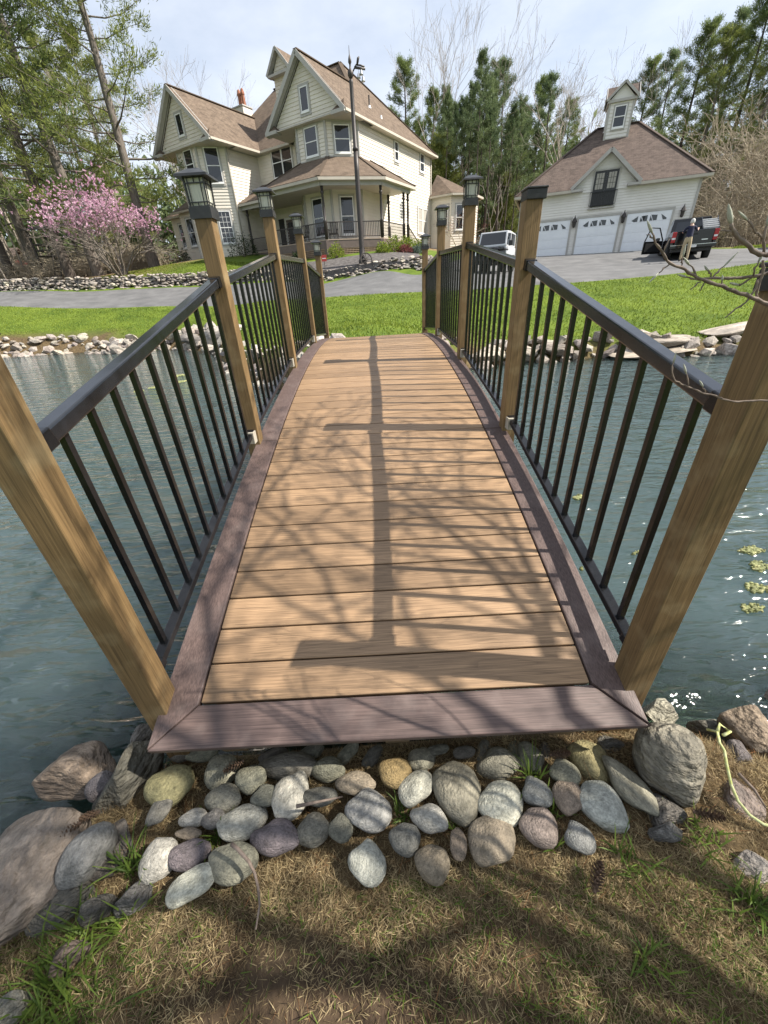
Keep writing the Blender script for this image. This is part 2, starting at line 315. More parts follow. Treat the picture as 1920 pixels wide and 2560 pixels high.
# ------------------------------------------------------------------ terrain
WATER = -0.45
POND = np.array([(-.9, .32), (-1.16, .22), (-1.30, .02), (-1.42, -.38), (-2.2, -1.3), (-6, -2.6), (-16, -3), (-26, 2), (-27, 13), (-20, 17.4), (-16.8, 17.8), (-15.2, 18.05), (-13.4, 18.1), (-11.1, 17.0), (-10.2, 17.3), (-8.4, 17.3), (-6.3, 15.2), (-4.4, 11.2), (-3.2, 9.0), (-1.7, 7.2), (-.9, 6.5), (.9, 6.5), (1.45, 7.5), (2.0, 8.9), (3.66, 9.6), (4.56, 9.3), (5.7, 9.5), (6.7, 9.15), (7.9, 9.0), (9, 9.25), (14, 8), (19, 3), (15, -1.4), (6, -1.6), (3, -.55), (2.0, -.02), (1.5, .16), (1.15, .33), (.9, .36)])
def pond_sd(x, y):
    """signed distance to the shore, negative over water"""
    x = np.asarray(x, float).ravel(); y = np.asarray(y, float).ravel(); d = np.full(x.shape, 1e9); ins = np.zeros(x.shape, bool)
    for a, b in zip(POND, np.roll(POND, -1, 0)):
        e = b-a; t = np.clip(((x-a[0])*e[0]+(y-a[1])*e[1])/(e@e), 0, 1)
        d = np.minimum(d, np.hypot(x-a[0]-t*e[0], y-a[1]-t*e[1]))
        c = (a[1] > y) != (b[1] > y)
        with np.errstate(divide='ignore', invalid='ignore'):
            xi = a[0]+(y-a[1])*e[0]/(e[1] if e[1] else 1e-9)
        ins ^= c & (x < xi)
    return np.where(ins, -d, d)
CP = np.array([(-12, -12, .0), (12, -12, .0), (0, -12, 0), (-4, -4, -.1), (4, -4, -.1), (-1.2, -1, -.22), (1.2, -1, -.18), (0, -1.2, -.18), (-1, -.3, -.24), (1, -.3, -.2), (0, -.2, -.22), (0, .3, -.26), (2, -.4, -.22),
 (-40, -10, .3), (40, -10, .3), (-34, 8, .2), (24, 6, .1), (28, 14, .9),
 (0, 7.2, .42), (-1.2, 7.6, .38), (1.2, 7.6, .36), (0, 9.5, .62), (2.2, 10, .12), (4, 10.4, -.02), (6.5, 10.2, -.08), (9.5, 10.2, -.05), (13, 10.5, .1), (-2.6, 10, .2), (-4.2, 12.6, .1), (-6.8, 16.5, .1), (-9, 18.4, .1), (-12.4, 19.2, .3), (-16.5, 19.4, .42), (-22, 19, .5),
 (-20.9, 24, 1.61), (-11.4, 23.2, 1.15), (-5.5, 20.6, 1.15), (-1.8, 18, 1.17), (2, 18, 1.165), (7, 17.8, 1.19), (11.3, 18, 1.24), (13, 18, 1.29), (16.4, 18.3, 1.52), (22, 21, 1.9), (-35, 28, 2.1), (-40, 34, 2.7),
 (-19.3, 29, 2.22), (-11, 28.2, 2.1), (-3, 25.6, 1.86), (2.5, 22.3, 1.95), (5, 26, 2.1), (9, 30, 2.6), (-19.3, 30.2, 2.55), (-11, 29.6, 2.55), (-3, 26.8, 2.45), (2.5, 23.5, 2.4),
 (14.7, 33.4, 2.92), (17.4, 32.3, 2.87), (20.1, 30.9, 2.8), (15.6, 21.9, 1.78), (19, 25.5, 2.1), (25, 29, 2.5), (34, 30, 2.7), (24, 26, 2.25),
 (-2.9, 30.4, 3.4), (.7, 31.0, 3.65), (3.5, 38, 4.2), (5.5, 42.4, 4.5), (-13.4, 37.1, 4.35), (-8, 33.5, 3.75), (-17, 39, 4.2), (-20, 36, 3.6), (-30, 38, 3.3), (-10, 45, 4.6), (12, 46, 3.9), (10, 38, 3.3),
 (22, 44, 3.4), (40, 45, 3.6), (-45, 60, 4.5), (-15, 65, 5.5), (15, 65, 5), (45, 65, 5), (0, 110, 8), (60, 110, 8), (-60, 110, 8), (90, 40, 5), (-90, 40, 5), (90, -20, 1), (-90, -20, 1), (0, -40, .5)])
def _U(r2): return np.where(r2 > 1e-9, r2*np.log(np.maximum(r2, 1e-9)), 0.)
_n = len(CP); _K = _U(((CP[:, None, :2]-CP[None, :, :2])**2).sum(-1)) + np.eye(_n)*.4
_P = np.c_[np.ones(_n), CP[:, :2]]; _A = np.block([[_K, _P], [_P.T, np.zeros((3, 3))]])
_w = np.linalg.solve(_A, np.r_[CP[:, 2], 0, 0, 0])
def gz(x, y):
    sh = np.shape(x); x = np.asarray(x, float).ravel(); y = np.asarray(y, float).ravel()
    h = np.empty_like(x)
    for i in range(0, len(x), 20000):
        xx, yy = x[i:i+20000], y[i:i+20000]
        h[i:i+20000] = _U((xx[:, None]-CP[None, :, 0])**2+(yy[:, None]-CP[None, :, 1])**2)@_w[:_n] + _w[_n]+_w[_n+1]*xx+_w[_n+2]*yy
    far = np.clip((np.hypot(x, y-20)-95)/60, 0, 1); h = h*(1-far)+7*far
    sd = pond_sd(x, y)
    wd = np.where(y < 3, .28, np.where((x < -9) & (y > 10), 1.25, .55))
    t = np.clip(sd/wd, 0, 1); t = t*t*(3-2*t)
    h = np.where(sd >= 0, (WATER-.1)*(1-t)+h*t, (WATER-.1)-np.minimum(1.3, .55*-sd))
    return h.reshape(sh) if sh else float(h[0])
def spaced(lo, hi, c0, c1, fine, grow):
    a = list(np.arange(c0, c1+fine/2, fine)); s = fine
    while a[-1] < hi: s *= grow; a.append(a[-1]+min(s, 25))
    s = fine; pre = []; v = c0
    while v > lo: s *= grow; v -= min(s, 25); pre.append(v)
    return np.array(pre[::-1]+a)
gx = spaced(-260, 260, -1.9, 1.9, .05, 1.06); gy = spaced(-120, 300, -1.2, .6, .05, 1.045)
GX, GY = np.meshgrid(gx, gy); GZ = gz(GX, GY)
_bump = (np.sin(GX*9.1+GY*3.3)*np.sin(GY*11.7-GX*2.1)*.006 + np.sin(GX*23+1)*np.sin(GY*27+GX*5)*.004)
GZ = GZ + _bump*(np.abs(GY) < 3)
nx, ny = len(gx), len(gy); idx = np.arange(nx*ny).reshape(ny, nx)
Fg = np.stack([idx[:-1, :-1], idx[:-1, 1:], idx[1:, 1:], idx[1:, :-1]], -1).reshape(-1, 4)
gme = mesh_np('ground', np.c_[GX.ravel(), GY.ravel(), GZ.ravel()], Fg, True)
# zones: r lawn, g leaf litter of the woods, b worn earth by the bridge
X, Y = GX.ravel(), GY.ravel()
def sm(a, lo, hi): return np.clip((a-lo)/(hi-lo), 0, 1)
litter = np.maximum(sm(np.hypot(X*.5, Y-30)-8, 0, 3)*sm(Y, 34, 37), sm(-X-15+(Y-30)*.35, 0, 4)*sm(Y, 31.2, 33))
litter = np.maximum(litter, sm(X, 24, 27)*sm(Y, 29.5, 31.5)); litter = np.maximum(litter, sm(Y, 45, 50)); _sd = pond_sd(X, Y); shore_ = (1-sm(_sd, np.where(X < -7, 1.1, .4), np.where(X < -7, 1.5, .6)))*(Y > 3)
worn = np.exp(-(((X+.28)/.85)**2+((Y+.76)/.42)**4)); near = np.maximum(1-sm(np.hypot(X, Y), 2.2, 4.5), shore_)
ca = gme.color_attributes.new('zone', 'FLOAT_COLOR', 'POINT')
ca.data.foreach_set('color', np.c_[near, litter, worn, np.ones(len(X))].astype(np.float32).ravel())
m, n, l, p = _new('ground'); p.inputs['Roughness'].default_value = .95; p.inputs['Specular IOR Level'].default_value = .15
va = n.new('ShaderNodeVertexColor'); va.layer_name = 'zone'; sp = n.new('ShaderNodeSeparateColor'); l.new(va.outputs['Color'], sp.inputs['Color'])
g = n.new('ShaderNodeNewGeometry')
def nz(scale, c1, c2, lo=.35, hi=.65, det=7):
    t = n.new('ShaderNodeTexNoise'); t.inputs['Scale'].default_value = scale; t.inputs['Detail'].default_value = det; t.inputs['Roughness'].default_value = .65; l.new(g.outputs['Position'], t.inputs['Vector'])
    r = n.new('ShaderNodeValToRGB'); r.color_ramp.elements[0].position = lo; r.color_ramp.elements[1].position = hi; r.color_ramp.elements[0].color = (*c1, 1); r.color_ramp.elements[1].color = (*c2, 1); l.new(t.outputs['Fac'], r.inputs['Fac']); return r.outputs['Color'], t
def mixc(f, a, b):
    q = n.new('ShaderNodeMixRGB'); l.new(f, q.inputs['Fac']); l.new(a, q.inputs['Color1']); l.new(b, q.inputs['Color2']); return q.outputs['Color']
lawn, _ = nz(.9, (.06, .10, .014), (.13, .18, .024)); lit, _ = nz(3., (.16, .10, .055), (.36, .25, .15)); thatch, tn = nz(16, (.05, .036, .020), (.16, .115, .06)); dirt, _ = nz(14, (.026, .018, .013), (.085, .058, .038))
wn = n.new('ShaderNodeTexNoise'); wn.inputs['Scale'].default_value = 5; wn.inputs['Detail'].default_value = 8; l.new(g.outputs['Position'], wn.inputs['Vector'])
wa = n.new('ShaderNodeMath'); wa.operation = 'MULTIPLY_ADD'; wa.inputs[1].default_value = 1.6; wa.inputs[2].default_value = -.8; l.new(wn.outputs['Fac'], wa.inputs[0])
wb = n.new('ShaderNodeMath'); wb.operation = 'ADD'; wb.use_clamp = True; l.new(wa.outputs[0], wb.inputs[0]); l.new(sp.outputs['Blue'], wb.inputs[1])
nearc = mixc(wb.outputs[0], thatch, dirt)
bed, _ = nz(2.5, (.05, .055, .035), (.13, .13, .08))
c = mixc(sp.outputs['Red'], lawn, nearc); c = mixc(sp.outputs['Green'], c, lit)
sx = n.new('ShaderNodeSeparateXYZ'); l.new(g.outputs['Position'], sx.inputs[0]); mr = n.new('ShaderNodeMapRange'); mr.inputs['From Min'].default_value = WATER-.03; mr.inputs['From Max'].default_value = WATER-.10; l.new(sx.outputs['Z'], mr.inputs['Value'])
c = mixc(mr.outputs['Result'], c, bed); l.new(c, p.inputs['Base Color'])
bp = n.new('ShaderNodeBump'); bp.inputs['Distance'].default_value = .015; l.new(tn.outputs['Fac'], bp.inputs['Height']); l.new(bp.outputs['Normal'], p.inputs['Normal'])
ground = obj('ground', gme, 'ground'); tag(ground, kind='structure')
# ------------------------------------------------------------------ pond
m, n, l, p = _new('water')
p.inputs['Base Color'].default_value = (.046, .072, .072, 1); p.subsurface_method = 'BURLEY' if hasattr(p, 'subsurface_method') else None; p.inputs['Subsurface Weight'].default_value = 1.; p.inputs['Subsurface Radius'].default_value = (.7, 1., 1.); p.inputs['Subsurface Scale'].default_value = .8; p.inputs['Roughness'].default_value = .045; p.inputs['IOR'].default_value = 1.333; p.inputs['Specular IOR Level'].default_value = .9
g = n.new('ShaderNodeNewGeometry')
def wnode(scale, rot, st, dist):
    mpw = n.new('ShaderNodeMapping'); mpw.inputs['Rotation'].default_value = (0, 0, rot); mpw.inputs['Scale'].default_value = st; l.new(g.outputs['Position'], mpw.inputs['Vector'])
    t = n.new('ShaderNodeTexNoise'); t.inputs['Scale'].default_value = scale; t.inputs['Detail'].default_value = 2.5; t.inputs['Distortion'].default_value = dist; l.new(mpw.outputs['Vector'], t.inputs['Vector']); return t.outputs['Fac']
a = wnode(10.5, .2, (.36, 1.3, 1), .4); b = wnode(3.1, -.35, (.6, 1.2, 1), .3); d_ = wnode(.35, 0, (1, 1, 1), 0.)
ad = n.new('ShaderNodeMath'); ad.operation = 'MULTIPLY_ADD'; ad.inputs[1].default_value = 2.2; l.new(b, ad.inputs[0]); l.new(a, ad.inputs[2])
gu = n.new('ShaderNodeMapRange'); gu.inputs['From Min'].default_value = .35; gu.inputs['From Max'].default_value = .65; gu.inputs['To Min'].default_value = .034; gu.inputs['To Max'].default_value = .062; l.new(d_, gu.inputs['Value'])
hm = n.new('ShaderNodeMath'); hm.operation = 'MULTIPLY'; l.new(ad.outputs[0], hm.inputs[0]); l.new(gu.outputs['Result'], hm.inputs[1])
bp = n.new('ShaderNodeBump'); bp.inputs['Strength'].default_value = 1; bp.inputs['Distance'].default_value = 1.; l.new(hm.outputs[0], bp.inputs['Height']); l.new(bp.outputs['Normal'], p.inputs['Normal'])
rf = n.new('ShaderNodeBsdfRefraction'); rf.inputs['IOR'].default_value = 1.333; rf.inputs['Roughness'].default_value = .02; rf.inputs['Color'].default_value = (.62, .80, .74, 1); l.new(bp.outputs['Normal'], rf.inputs['Normal'])
# murk grows with depth of water: the bank shelves at a known slope, so depth follows distance from shore (vertex attribute)
va = n.new('ShaderNodeVertexColor'); va.layer_name = 'depth'
ms = n.new('ShaderNodeMixShader'); l.new(va.outputs['Color'], ms.inputs['Fac'])
fr = n.new('ShaderNodeFresnel'); fr.inputs['IOR'].default_value = 1.333; l.new(bp.outputs['Normal'], fr.inputs['Normal'])
gl = n.new('ShaderNodeBsdfGlossy'); gl.inputs['Roughness'].default_value = .02; l.new(bp.outputs['Normal'], gl.inputs['Normal'])
m2 = n.new('ShaderNodeMixShader'); l.new(fr.outputs[0], m2.inputs['Fac']); l.new(rf.outputs[0], m2.inputs[1]); l.new(gl.outputs[0], m2.inputs[2])
l.new(m2.outputs[0], ms.inputs[1]); l.new(p.outputs[0], ms.inputs[2]); l.new(ms.outputs[0], n['Material Output'].inputs['Surface'])
wx = spaced(-30, 22, -2.5, 2.5, .12, 1.08); wy = spaced(-5, 21, -.8, 2, .12, 1.06); WX, WY = np.meshgrid(wx, wy)
sdw = pond_sd(WX, WY).reshape(WX.shape); ii = np.arange(WX.size).reshape(WX.shape)
keep = (np.minimum.reduce([sdw[:-1, :-1], sdw[1:, :-1], sdw[:-1, 1:], sdw[1:, 1:]]) < .25)
Fw = np.stack([ii[:-1, :-1], ii[:-1, 1:], ii[1:, 1:], ii[1:, :-1]], -1)[keep]
wme = mesh_np('pond_water', np.c_[WX.ravel(), WY.ravel(), np.full(WX.size, WATER)], Fw, True)
ca = wme.color_attributes.new('depth', 'FLOAT_COLOR', 'POINT'); dv = np.clip(.22+.95*np.clip(-sdw.ravel(), 0, 1.1)/1.1, 0, .97)
ca.data.foreach_set('color', np.c_[dv, dv, dv, np.ones(len(dv))].astype(np.float32).ravel())
tag(obj('pond_water', wme, 'water'), kind='structure')
# ------------------------------------------------------------------ driveway
def ribbon(name, A, B, mname, nseg, nw, lift, kind='structure'):
    A = np.array(A, float); B = np.array(B, float)
    def res(P):
        t = np.linspace(0, len(P)-1, nseg+1); i = np.clip(t.astype(int), 0, len(P)-2); f = (t-i)[:, None]
        p0 = P[np.maximum(i-1, 0)]; p1 = P[i]; p2 = P[i+1]; p3 = P[np.minimum(i+2, len(P)-1)]
        return .5*(2*p1+(p2-p0)*f+(2*p0-5*p1+4*p2-p3)*f**2+(3*p1-p0-3*p2+p3)*f**3)
    a, b = res(A), res(B); w = np.linspace(0, 1, nw+1)[None, :, None]; G = a[:, None]*(1-w)+b[:, None]*w
    z = gz(G[..., 0], G[..., 1])+lift
    ed = np.minimum(np.arange(nw+1), nw-np.arange(nw+1)); z = z - np.where(ed == 0, .05, 0)[None]
    i = np.arange((nseg+1)*(nw+1)).reshape(nseg+1, nw+1)
    F = np.stack([i[:-1, :-1], i[1:, :-1], i[1:, 1:], i[:-1, 1:]], -1).reshape(-1, 4)
    o = obj(name, mesh_np(name, np.c_[G.reshape(-1, 2), z.ravel()], F, True), mname); o['kind'] = kind; return o
DN = [(-75, 34), (-45, 29.5), (-30, 26.4), (-20.9, 24), (-11.4, 23.2), (-5.5, 20.6), (-1.8, 18), (2, 18), (7, 17.8), (11.3, 18), (13, 18), (16.4, 18.3), (21, 20.6), (30, 23), (50, 25)]
DF = [(-75, 41), (-45, 35.5), (-30, 31.5), (-19.3, 29), (-11, 28.2), (-5.5, 26.6), (-3, 25.6), (0, 24.1), (2.6, 22.4), (5.5, 30), (10.5, 35.4), (16.0, 33.0), (21.2, 30.7), (27, 28.4), (50, 29)]
ribbon('driveway', DN, DF, 'asphalt', 140, 24, .035)
# ------------------------------------------------------------------ footbridge
A0, RAD, HW = .3064, 15.7585, .7129
def deck(y):
    th = math.asin(math.sin(A0)-y/RAD); return RAD*(math.cos(th)-math.cos(A0)), th     # height, slope
def arc(s):
    th = A0-s/RAD; return RAD*(math.sin(A0)-math.sin(th)), RAD*(math.cos(th)-math.cos(A0)), th
bridge = thing('footbridge', 'arched footbridge with brown composite deck, black railings and lantern-topped wooden posts over pond', 'bridge')
TH = .026
brd = MB().box(-HW+.004, HW-.004, -.0695, .0695, -TH, 0)
bme = brd.mesh('deck_board')
NB = 47
for k in range(NB):
    y, z, th = arc(.145+.0725+k*.145)
    o = obj('deck_board', bme, 'deck_wood', bridge, (0, y, z), (th, 0, 0))
    b = o.modifiers.new('bevel', 'BEVEL'); b.width = .004; b.segments = 2
END = .145+NB*.145
TO = HW+.14
# mitred picture-frame boards
def tp(x, s, dz): y, z, th = arc(s); return (x, y-math.sin(th)*dz, z+math.cos(th)*dz)
for s0, s1, sg in ((0, .140, 1), (END+.145, END+.005, -1)):
    f = MB(); f.hexa([tp(-TO, s0, -.034), tp(TO, s0, -.034), tp(HW, s1, -.034), tp(-HW, s1, -.034), tp(-TO, s0, .003), tp(TO, s0, .003), tp(HW, s1, .003), tp(-HW, s1, .003)])
    f.build('end_trim_board', 'trim_wood', bridge, bevel=.006)
joints = [0, 1.86, 3.7, 5.5, END+.145]
for sx in (-1, 1):
    for i in range(4):
        f = MB(); a, b = joints[i]+(.001 if i else 0), joints[i+1]-(.001 if i < 3 else 0); nseg = 12
        rows = []
        for k in range(nseg+1):
            s = a+(b-a)*k/nseg; si = so_ = s
            if i == 0 and k == 0: so_, si = .004, .1425
            if i == 3 and k == nseg: so_, si = END+.141, END+.0025
            rows.append([tp(sx*(HW+.003), si, -.034), tp(sx*TO, so_, -.034), tp(sx*TO, so_, .003), tp(sx*(HW+.003), si, .003)])
        vs = [v for r in rows for v in r]; fs = []
        for k in range(nseg):
            q = k*4
            for j in range(4): fs.append((q+j, q+(j+1) % 4, q+4+(j+1) % 4, q+4+j) if sx > 0 else (q+4+j, q+4+(j+1) % 4, q+(j+1) % 4, q+j))
        fs += [(0, 1, 2, 3), (nseg*4+3, nseg*4+2, nseg*4+1, nseg*4)]
        f.add(vs, fs).build('side_trim_board', 'trim_wood_long', bridge, bevel=.005)
# carrying beams under the deck
for x in (-.62, 0, .62):
    f = MB(); rows = []
    for k in range(41):
        s = .03+(END+.08)*k/40; rows.append([tp(x-.045, s, -.21), tp(x+.045, s, -.21), tp(x+.045, s, -.037), tp(x-.045, s, -.037)])
    vs = [v for r in rows for v in r]; fs = [(0, 1, 2, 3), (163, 162, 161, 160)]
    for k in range(40):
        q = k*4; fs += [(q+4+j, q+4+(j+1) % 4, q+(j+1) % 4, q+j) for j in range(4)]
    f.add(vs, fs).build('arched_beam', 'beam_wood', bridge)
# posts
PW = .0875; PX = .82+PW/2
PY = [.150, 1.80, 3.40, 5.02, 6.64]
RAILTOP = .965
lantern = {}
def lantern_meshes():
    h = .0
    c = MB().box(-.056, .056, -.056, .056, -.014, .030); lantern['collar'] = c.mesh('collar')
    f = MB(); w0, w1 = .046, .050; z0, z1 = .034, .150
    f.box(-.052, .052, -.052, .052, .030, .038)
    for sx in (-1, 1):
        for sy in (-1, 1): f.bar((sx*w0, sy*w0, z0), (sx*w1, sy*w1, z1), .006, .006)
    for a in range(4):
        c_, s_ = math.cos(a*PI/2), math.sin(a*PI/2); rot = lambda p: (p[0]*c_-p[1]*s_, p[0]*s_+p[1]*c_, p[2])
        for x in (-.030, .030): f.bar(rot((x, -.049, z0)), rot((x*1.07, -.0525, z1)), .0045, .004)
        for z in (.052, .128): f.bar(rot((-.048, -.0505, z)), rot((.048, -.0505, z)), .004, .005)
        for z in (.034, .131): f.bar(rot((0, -.0495, z)), rot((0, -.0500, z+.018)), .0045, .004)
    lantern['cage'] = f.mesh('cage')
    g = MB().hexa([(-.041, -.041, .038), (.041, -.041, .038), (.041, .041, .038), (-.041, .041, .038), (-.045, -.045, .148), (.045, -.045, .148), (.045, .045, .148), (-.045, .045, .148)]); lantern['glass'] = g.mesh('glass')
    r = MB(); a, b_, c_ = .082, .080, .030
    r.hexa([(-a, -a, .150), (a, -a, .150), (a, a, .150), (-a, a, .150), (-b_, -b_, .160), (b_, -b_, .160), (b_, b_, .160), (-b_, b_, .160)])
    r.hexa([(-b_, -b_, .1605), (b_, -b_, .1605), (b_, b_, .1605), (-b_, b_, .1605), (-c_, -c_, .186), (c_, -c_, .186), (c_, c_, .186), (-c_, c_, .186)])
    lantern['cap_roof'] = r.mesh('cap_roof')
    s = MB().box(-.026, .026, -.026, .026, .1865, .189); lantern['solar_panel'] = s.mesh('solar_panel')
lantern_meshes()
for sx in (-1, 1):
    for i, y in enumerate(PY):
        z, th = deck(y); hp = 1.235
        zb = -.62 if i == 0 else -.5 if i < 4 else .2
        f = MB().box(-PW/2, PW/2, -PW/2, PW/2, zb-z, hp)
        lean = (.006, -.004, .003, .006, -.004)[i]*sx
        po = f.build('post', 'post_wood', bridge, bevel=.004, loc=(sx*PX, y, z), rot=(random.uniform(-.006, .006), lean, 0))
        if sx == 1 and i < 2:
            c = MB().box(-.051, .051, -.051, .051, hp-.012, hp+.030).box(-.054, .054, -.054, .054, hp+.0305, hp+.040)
            tag(c.build('post_cap', 'lantern_black', bridge, bevel=.003, loc=(sx*PX, y, z)), 'flat black post cap without a lantern')
        else:
            L = obj('post_lantern', None, parent=bridge, loc=(sx*PX+lean*hp, y, z+hp), rot=(0, 0, random.uniform(-.03, .03)))
            for nme, mt in (('collar', 'lantern_black'), ('cage', 'lantern_black'), ('glass', 'lantern_glass'), ('cap_roof', 'lantern_black'), ('solar_panel', 'car_glass')):
                q = obj(nme, lantern[nme], mt, L)
# railings between posts
for sx in (-1, 1):
    for i in range(4):
        ya, yb = PY[i]+PW/2, PY[i+1]-PW/2; za, zb = deck(PY[i])[0], deck(PY[i+1])[0]
        X = sx*PX
        if i == 0: za += .03
        rail = obj('railing', None, parent=bridge, loc=(X, ya, za))
        zt = lambda y: (zb-za)*(y-ya)/(yb-ya)
        d = Vector((0, yb-ya, zb-za)); L = d.length
        f = MB().bar((0, .003, RAILTOP-.022), (0, yb-ya-.003, RAILTOP-.022+zb-za), .050, .044); f.build('top_rail', 'rail_metal', rail, bevel=.006)
        zl = .085
        f = MB().bar((0, .003, zl), (0, yb-ya-.003, zl+zb-za), .040, .030); f.build('bottom_rail', 'black_metal', rail, bevel=.004)
        nb = 11; bal = MB(); hb = RAILTOP-.044-zl-.008
        sl_ = (zb-za)/(yb-ya); w = .0095
        bal.hexa([(-w, -w, -w*sl_), (w, -w, -w*sl_), (w, w, w*sl_), (-w, w, w*sl_), (-w, -w, hb-w*sl_), (w, -w, hb-w*sl_), (w, w, hb+w*sl_), (-w, w, hb+w*sl_)])
        bm_ = bal.mesh('baluster')
        for k in range(nb):
            yy = (yb-ya)*(k+.75)/(nb+.5); obj('baluster', bm_, 'black_metal', rail, (0, yy, zl+.013+sl_*yy))
        for yy, s in ((.0, 1), (yb-ya, -1)):
            for zz in (RAILTOP-.022, zl):
                c = Vector((0, yy, zz+sl_*yy)); e = c+Vector((0, s*.045, s*.045*sl_)); br = MB().bar(c, e, .058 if zz > .5 else .048, .052 if zz > .5 else .038)
                br.build('bracket', 'black_metal', rail, bevel=.004)
    for i in (1, 2, 3):   # pale offcut blocks carrying the lower brackets on the pond side of the posts
        y = PY[i]; z = deck(y)[0]
        MB().box(-.019, .019, -.026, .030, .04, .115).build('bracket_block', 'cut_end_wood', bridge, bevel=.002, loc=(sx*(PX-.012), y-PW/2-.032, z-.02))
# ------------------------------------------------------------------ house builders (local frame: x along the front, y into the house, z up)
def siding(parent, p0, p1, z0, z1, left=None, right=None, m='siding', name='siding_wall', band=.19):
    """lapped clapboards between two points; left(z), right(z) bound the wall when it is a gable"""
    p0 = np.array(p0, float); p1 = np.array(p1, float); L = np.linalg.norm(p1-p0); d = (p1-p0)/L; o = np.array([d[1], -d[0]])
    left = left or (lambda z: 0.); right = right or (lambda z: L); f = MB()
    P = lambda s, z, e: (p0[0]+d[0]*s+o[0]*e, p0[1]+d[1]*s+o[1]*e, z)
    z = z0
    while z < z1-1e-4:
        zz = min(z+band, z1); a0, b0, a1, b1 = left(z), right(z), left(zz), right(zz)
        if b0-a0 > .01:
            b1 = max(b1, a1)
            f.poly([P(a0, z, .034), P(b0, z, .034), P(b1, zz, .002), P(a1, zz, .002)])
            f.poly([P(a0, z, 0), P(b0, z, 0), P(b0, z, .034), P(a0, z, .034)])
        z = zz
    return f.build(name, m, parent)
def win(parent, p0, p1, s, z0, w, h, kind='dh', casing=.11, grid=None, glass='window_glass'):
    p0 = np.array(p0, float); p1 = np.array(p1, float); d = (p1-p0)/np.linalg.norm(p1-p0); rz = math.atan2(d[1], d[0]); c = p0+d*s+np.array([d[1], -d[0]])*.024
    f = MB(); t = .055; hw = w/2
    f.box(-hw, -hw+t, -.055, .02, 0, h).box(hw-t, hw, -.055, .02, 0, h).box(-hw+t, hw-t, -.055, .02, h-t, h).box(-hw-.02, hw+.02, -.085, .02, -.07, 0.0).box(-hw+t, hw-t, -.055, .02, .0005, t+.01)
    if kind == 'dh': f.box(-hw+t, hw-t, -.047, .02, h*.48, h*.48+.05)
    if kind == 'pair': f.box(-.055, .055, -.055, .02, t+.01, h-t)
    if kind == 'pairdh':
        f.box(-.055, .055, -.055, .02, t+.01, h-t)
        for x0, x1 in ((-hw+t, -.055), (.055, hw-t)): f.box(x0, x1, -.047, .02, h*.5, h*.5+.05)
    o = f.build('window', 'white_vinyl', parent, loc=(c[0], c[1], z0), rot=(0, 0, rz))
    q = MB()
    if casing:
        k = casing; q.box(-hw-k, -hw-.001, -.035, .02, -.07-k, h+k).box(hw+.001, hw+k, -.035, .02, -.07-k, h+k).box(-hw-.001, hw+.001, -.036, .02, h+.001, h+k).box(-hw-.001, hw+.001, -.034, .02, -.07-k, -.071)
        q.build('casing', 'trim_taupe', o)
    if grid:
        g = MB(); cx, cz = grid
        for zb, zt in (((t+.01), h*.48), (h*.48+.05, h-t)) if kind == 'dh' else (((t+.01), h-t),):
            for i in range(1, cx): x = -hw+t+(w-2*t)*i/cx; g.box(x-.010, x+.010, -.0275, -.02, zb, zt)
            for i in range(1, cz): z = zb+(zt-zb)*i/cz; g.box(-hw+t, hw-t, -.0270, -.02, z-.010, z+.010)
        g.build('muntins', 'white_vinyl', o)
    MB().poly([(-hw+t-.005, -.022, t-.005), (hw-t+.005, -.022, t-.005), (hw-t+.005, -.022, h-t+.005), (-hw+t-.005, -.022, h-t+.005)]).build('glass', glass, o)
    return o
def roofpoly(f, pts, th=.11):
    P = [Vector(p) for p in pts]; nrm = Vector((0, 0, 0))
    for a, b in zip(P, P[1:]+P[:1]): nrm += a.cross(b)
    nrm.normalize()
    if nrm.z < 0: P = P[::-1]; nrm = -nrm
    e = Vector((0, 0, 1)).cross(nrm); e = e.normalized() if e.length > 1e-4 else Vector((1, 0, 0)); up = nrm.cross(e)
    f.poly(P, [(p.dot(e), p.dot(up)) for p in P])
    Q = [p-Vector((0, 0, th)) for p in P]
    f.poly(Q[::-1], [(0, 0)]*len(Q))
    for i in range(len(P)):
        j = (i+1) % len(P); f.poly([P[i], Q[i], Q[j], P[j]], [(0, 0)]*4)
def trimbar(f, a, b, w=.14, h=.14): f.bar(a, b, w, h)
# ------------------------------------------------------------------ the house
HA = R(33); HZ = 3.5
house = thing('victorian_house', 'large cream clapboard house with steep brown gables and a wraparound porch', 'house', (-.628, 33.0, HZ), -HA)
def Z(z): return z-HZ
G0z = Z(3.0)
EV = Z(11.0); FL = Z(4.45)
walls = [((-3.9, -1.2), (-1.5, -1.2)), ((-1.5, -1.2), (0, .3)), ((0, .3), (0, 11.2)), ((-5.4, .3), (-3.9, -1.2)), ((-5.4, 1), (-5.4, .3)),
         ((-10.1, 1), (-5.4, 1)), ((-10.1, -2.05), (-10.1, 1)), ((-11.55, -3.5), (-10.1, -2.05)), ((-13.75, -3.5), (-11.55, -3.5)), ((-15.2, -2.05), (-13.75, -3.5)), ((-15.2, 6), (-15.2, -2.05)), ((0, 11.2), (-15.2, 11.2))]
for a, b in walls: siding(house, a, b, Z(4.15), EV+.02)
fnd = MB(); pts = [(-3.9, -1.15), (-1.5, -1.15), (-.05, .3), (-.05, 11.15), (-15.1, 11.15), (-15.15, -2.05), (-13.75, -3.45), (-11.55, -3.45), (-10.15, -2.05), (-10.15, 1.05), (-5.4, 1.05), (-5.4, .35)]
n_ = len(pts)
fnd.add([(x, y, G0z-.6) for x, y in pts]+[(x, y, Z(4.15)) for x, y in pts], [(i, (i+1) % n_, n_+(i+1) % n_, n_+i) for i in range(n_)])
fnd.build('foundation', 'foundation', house)
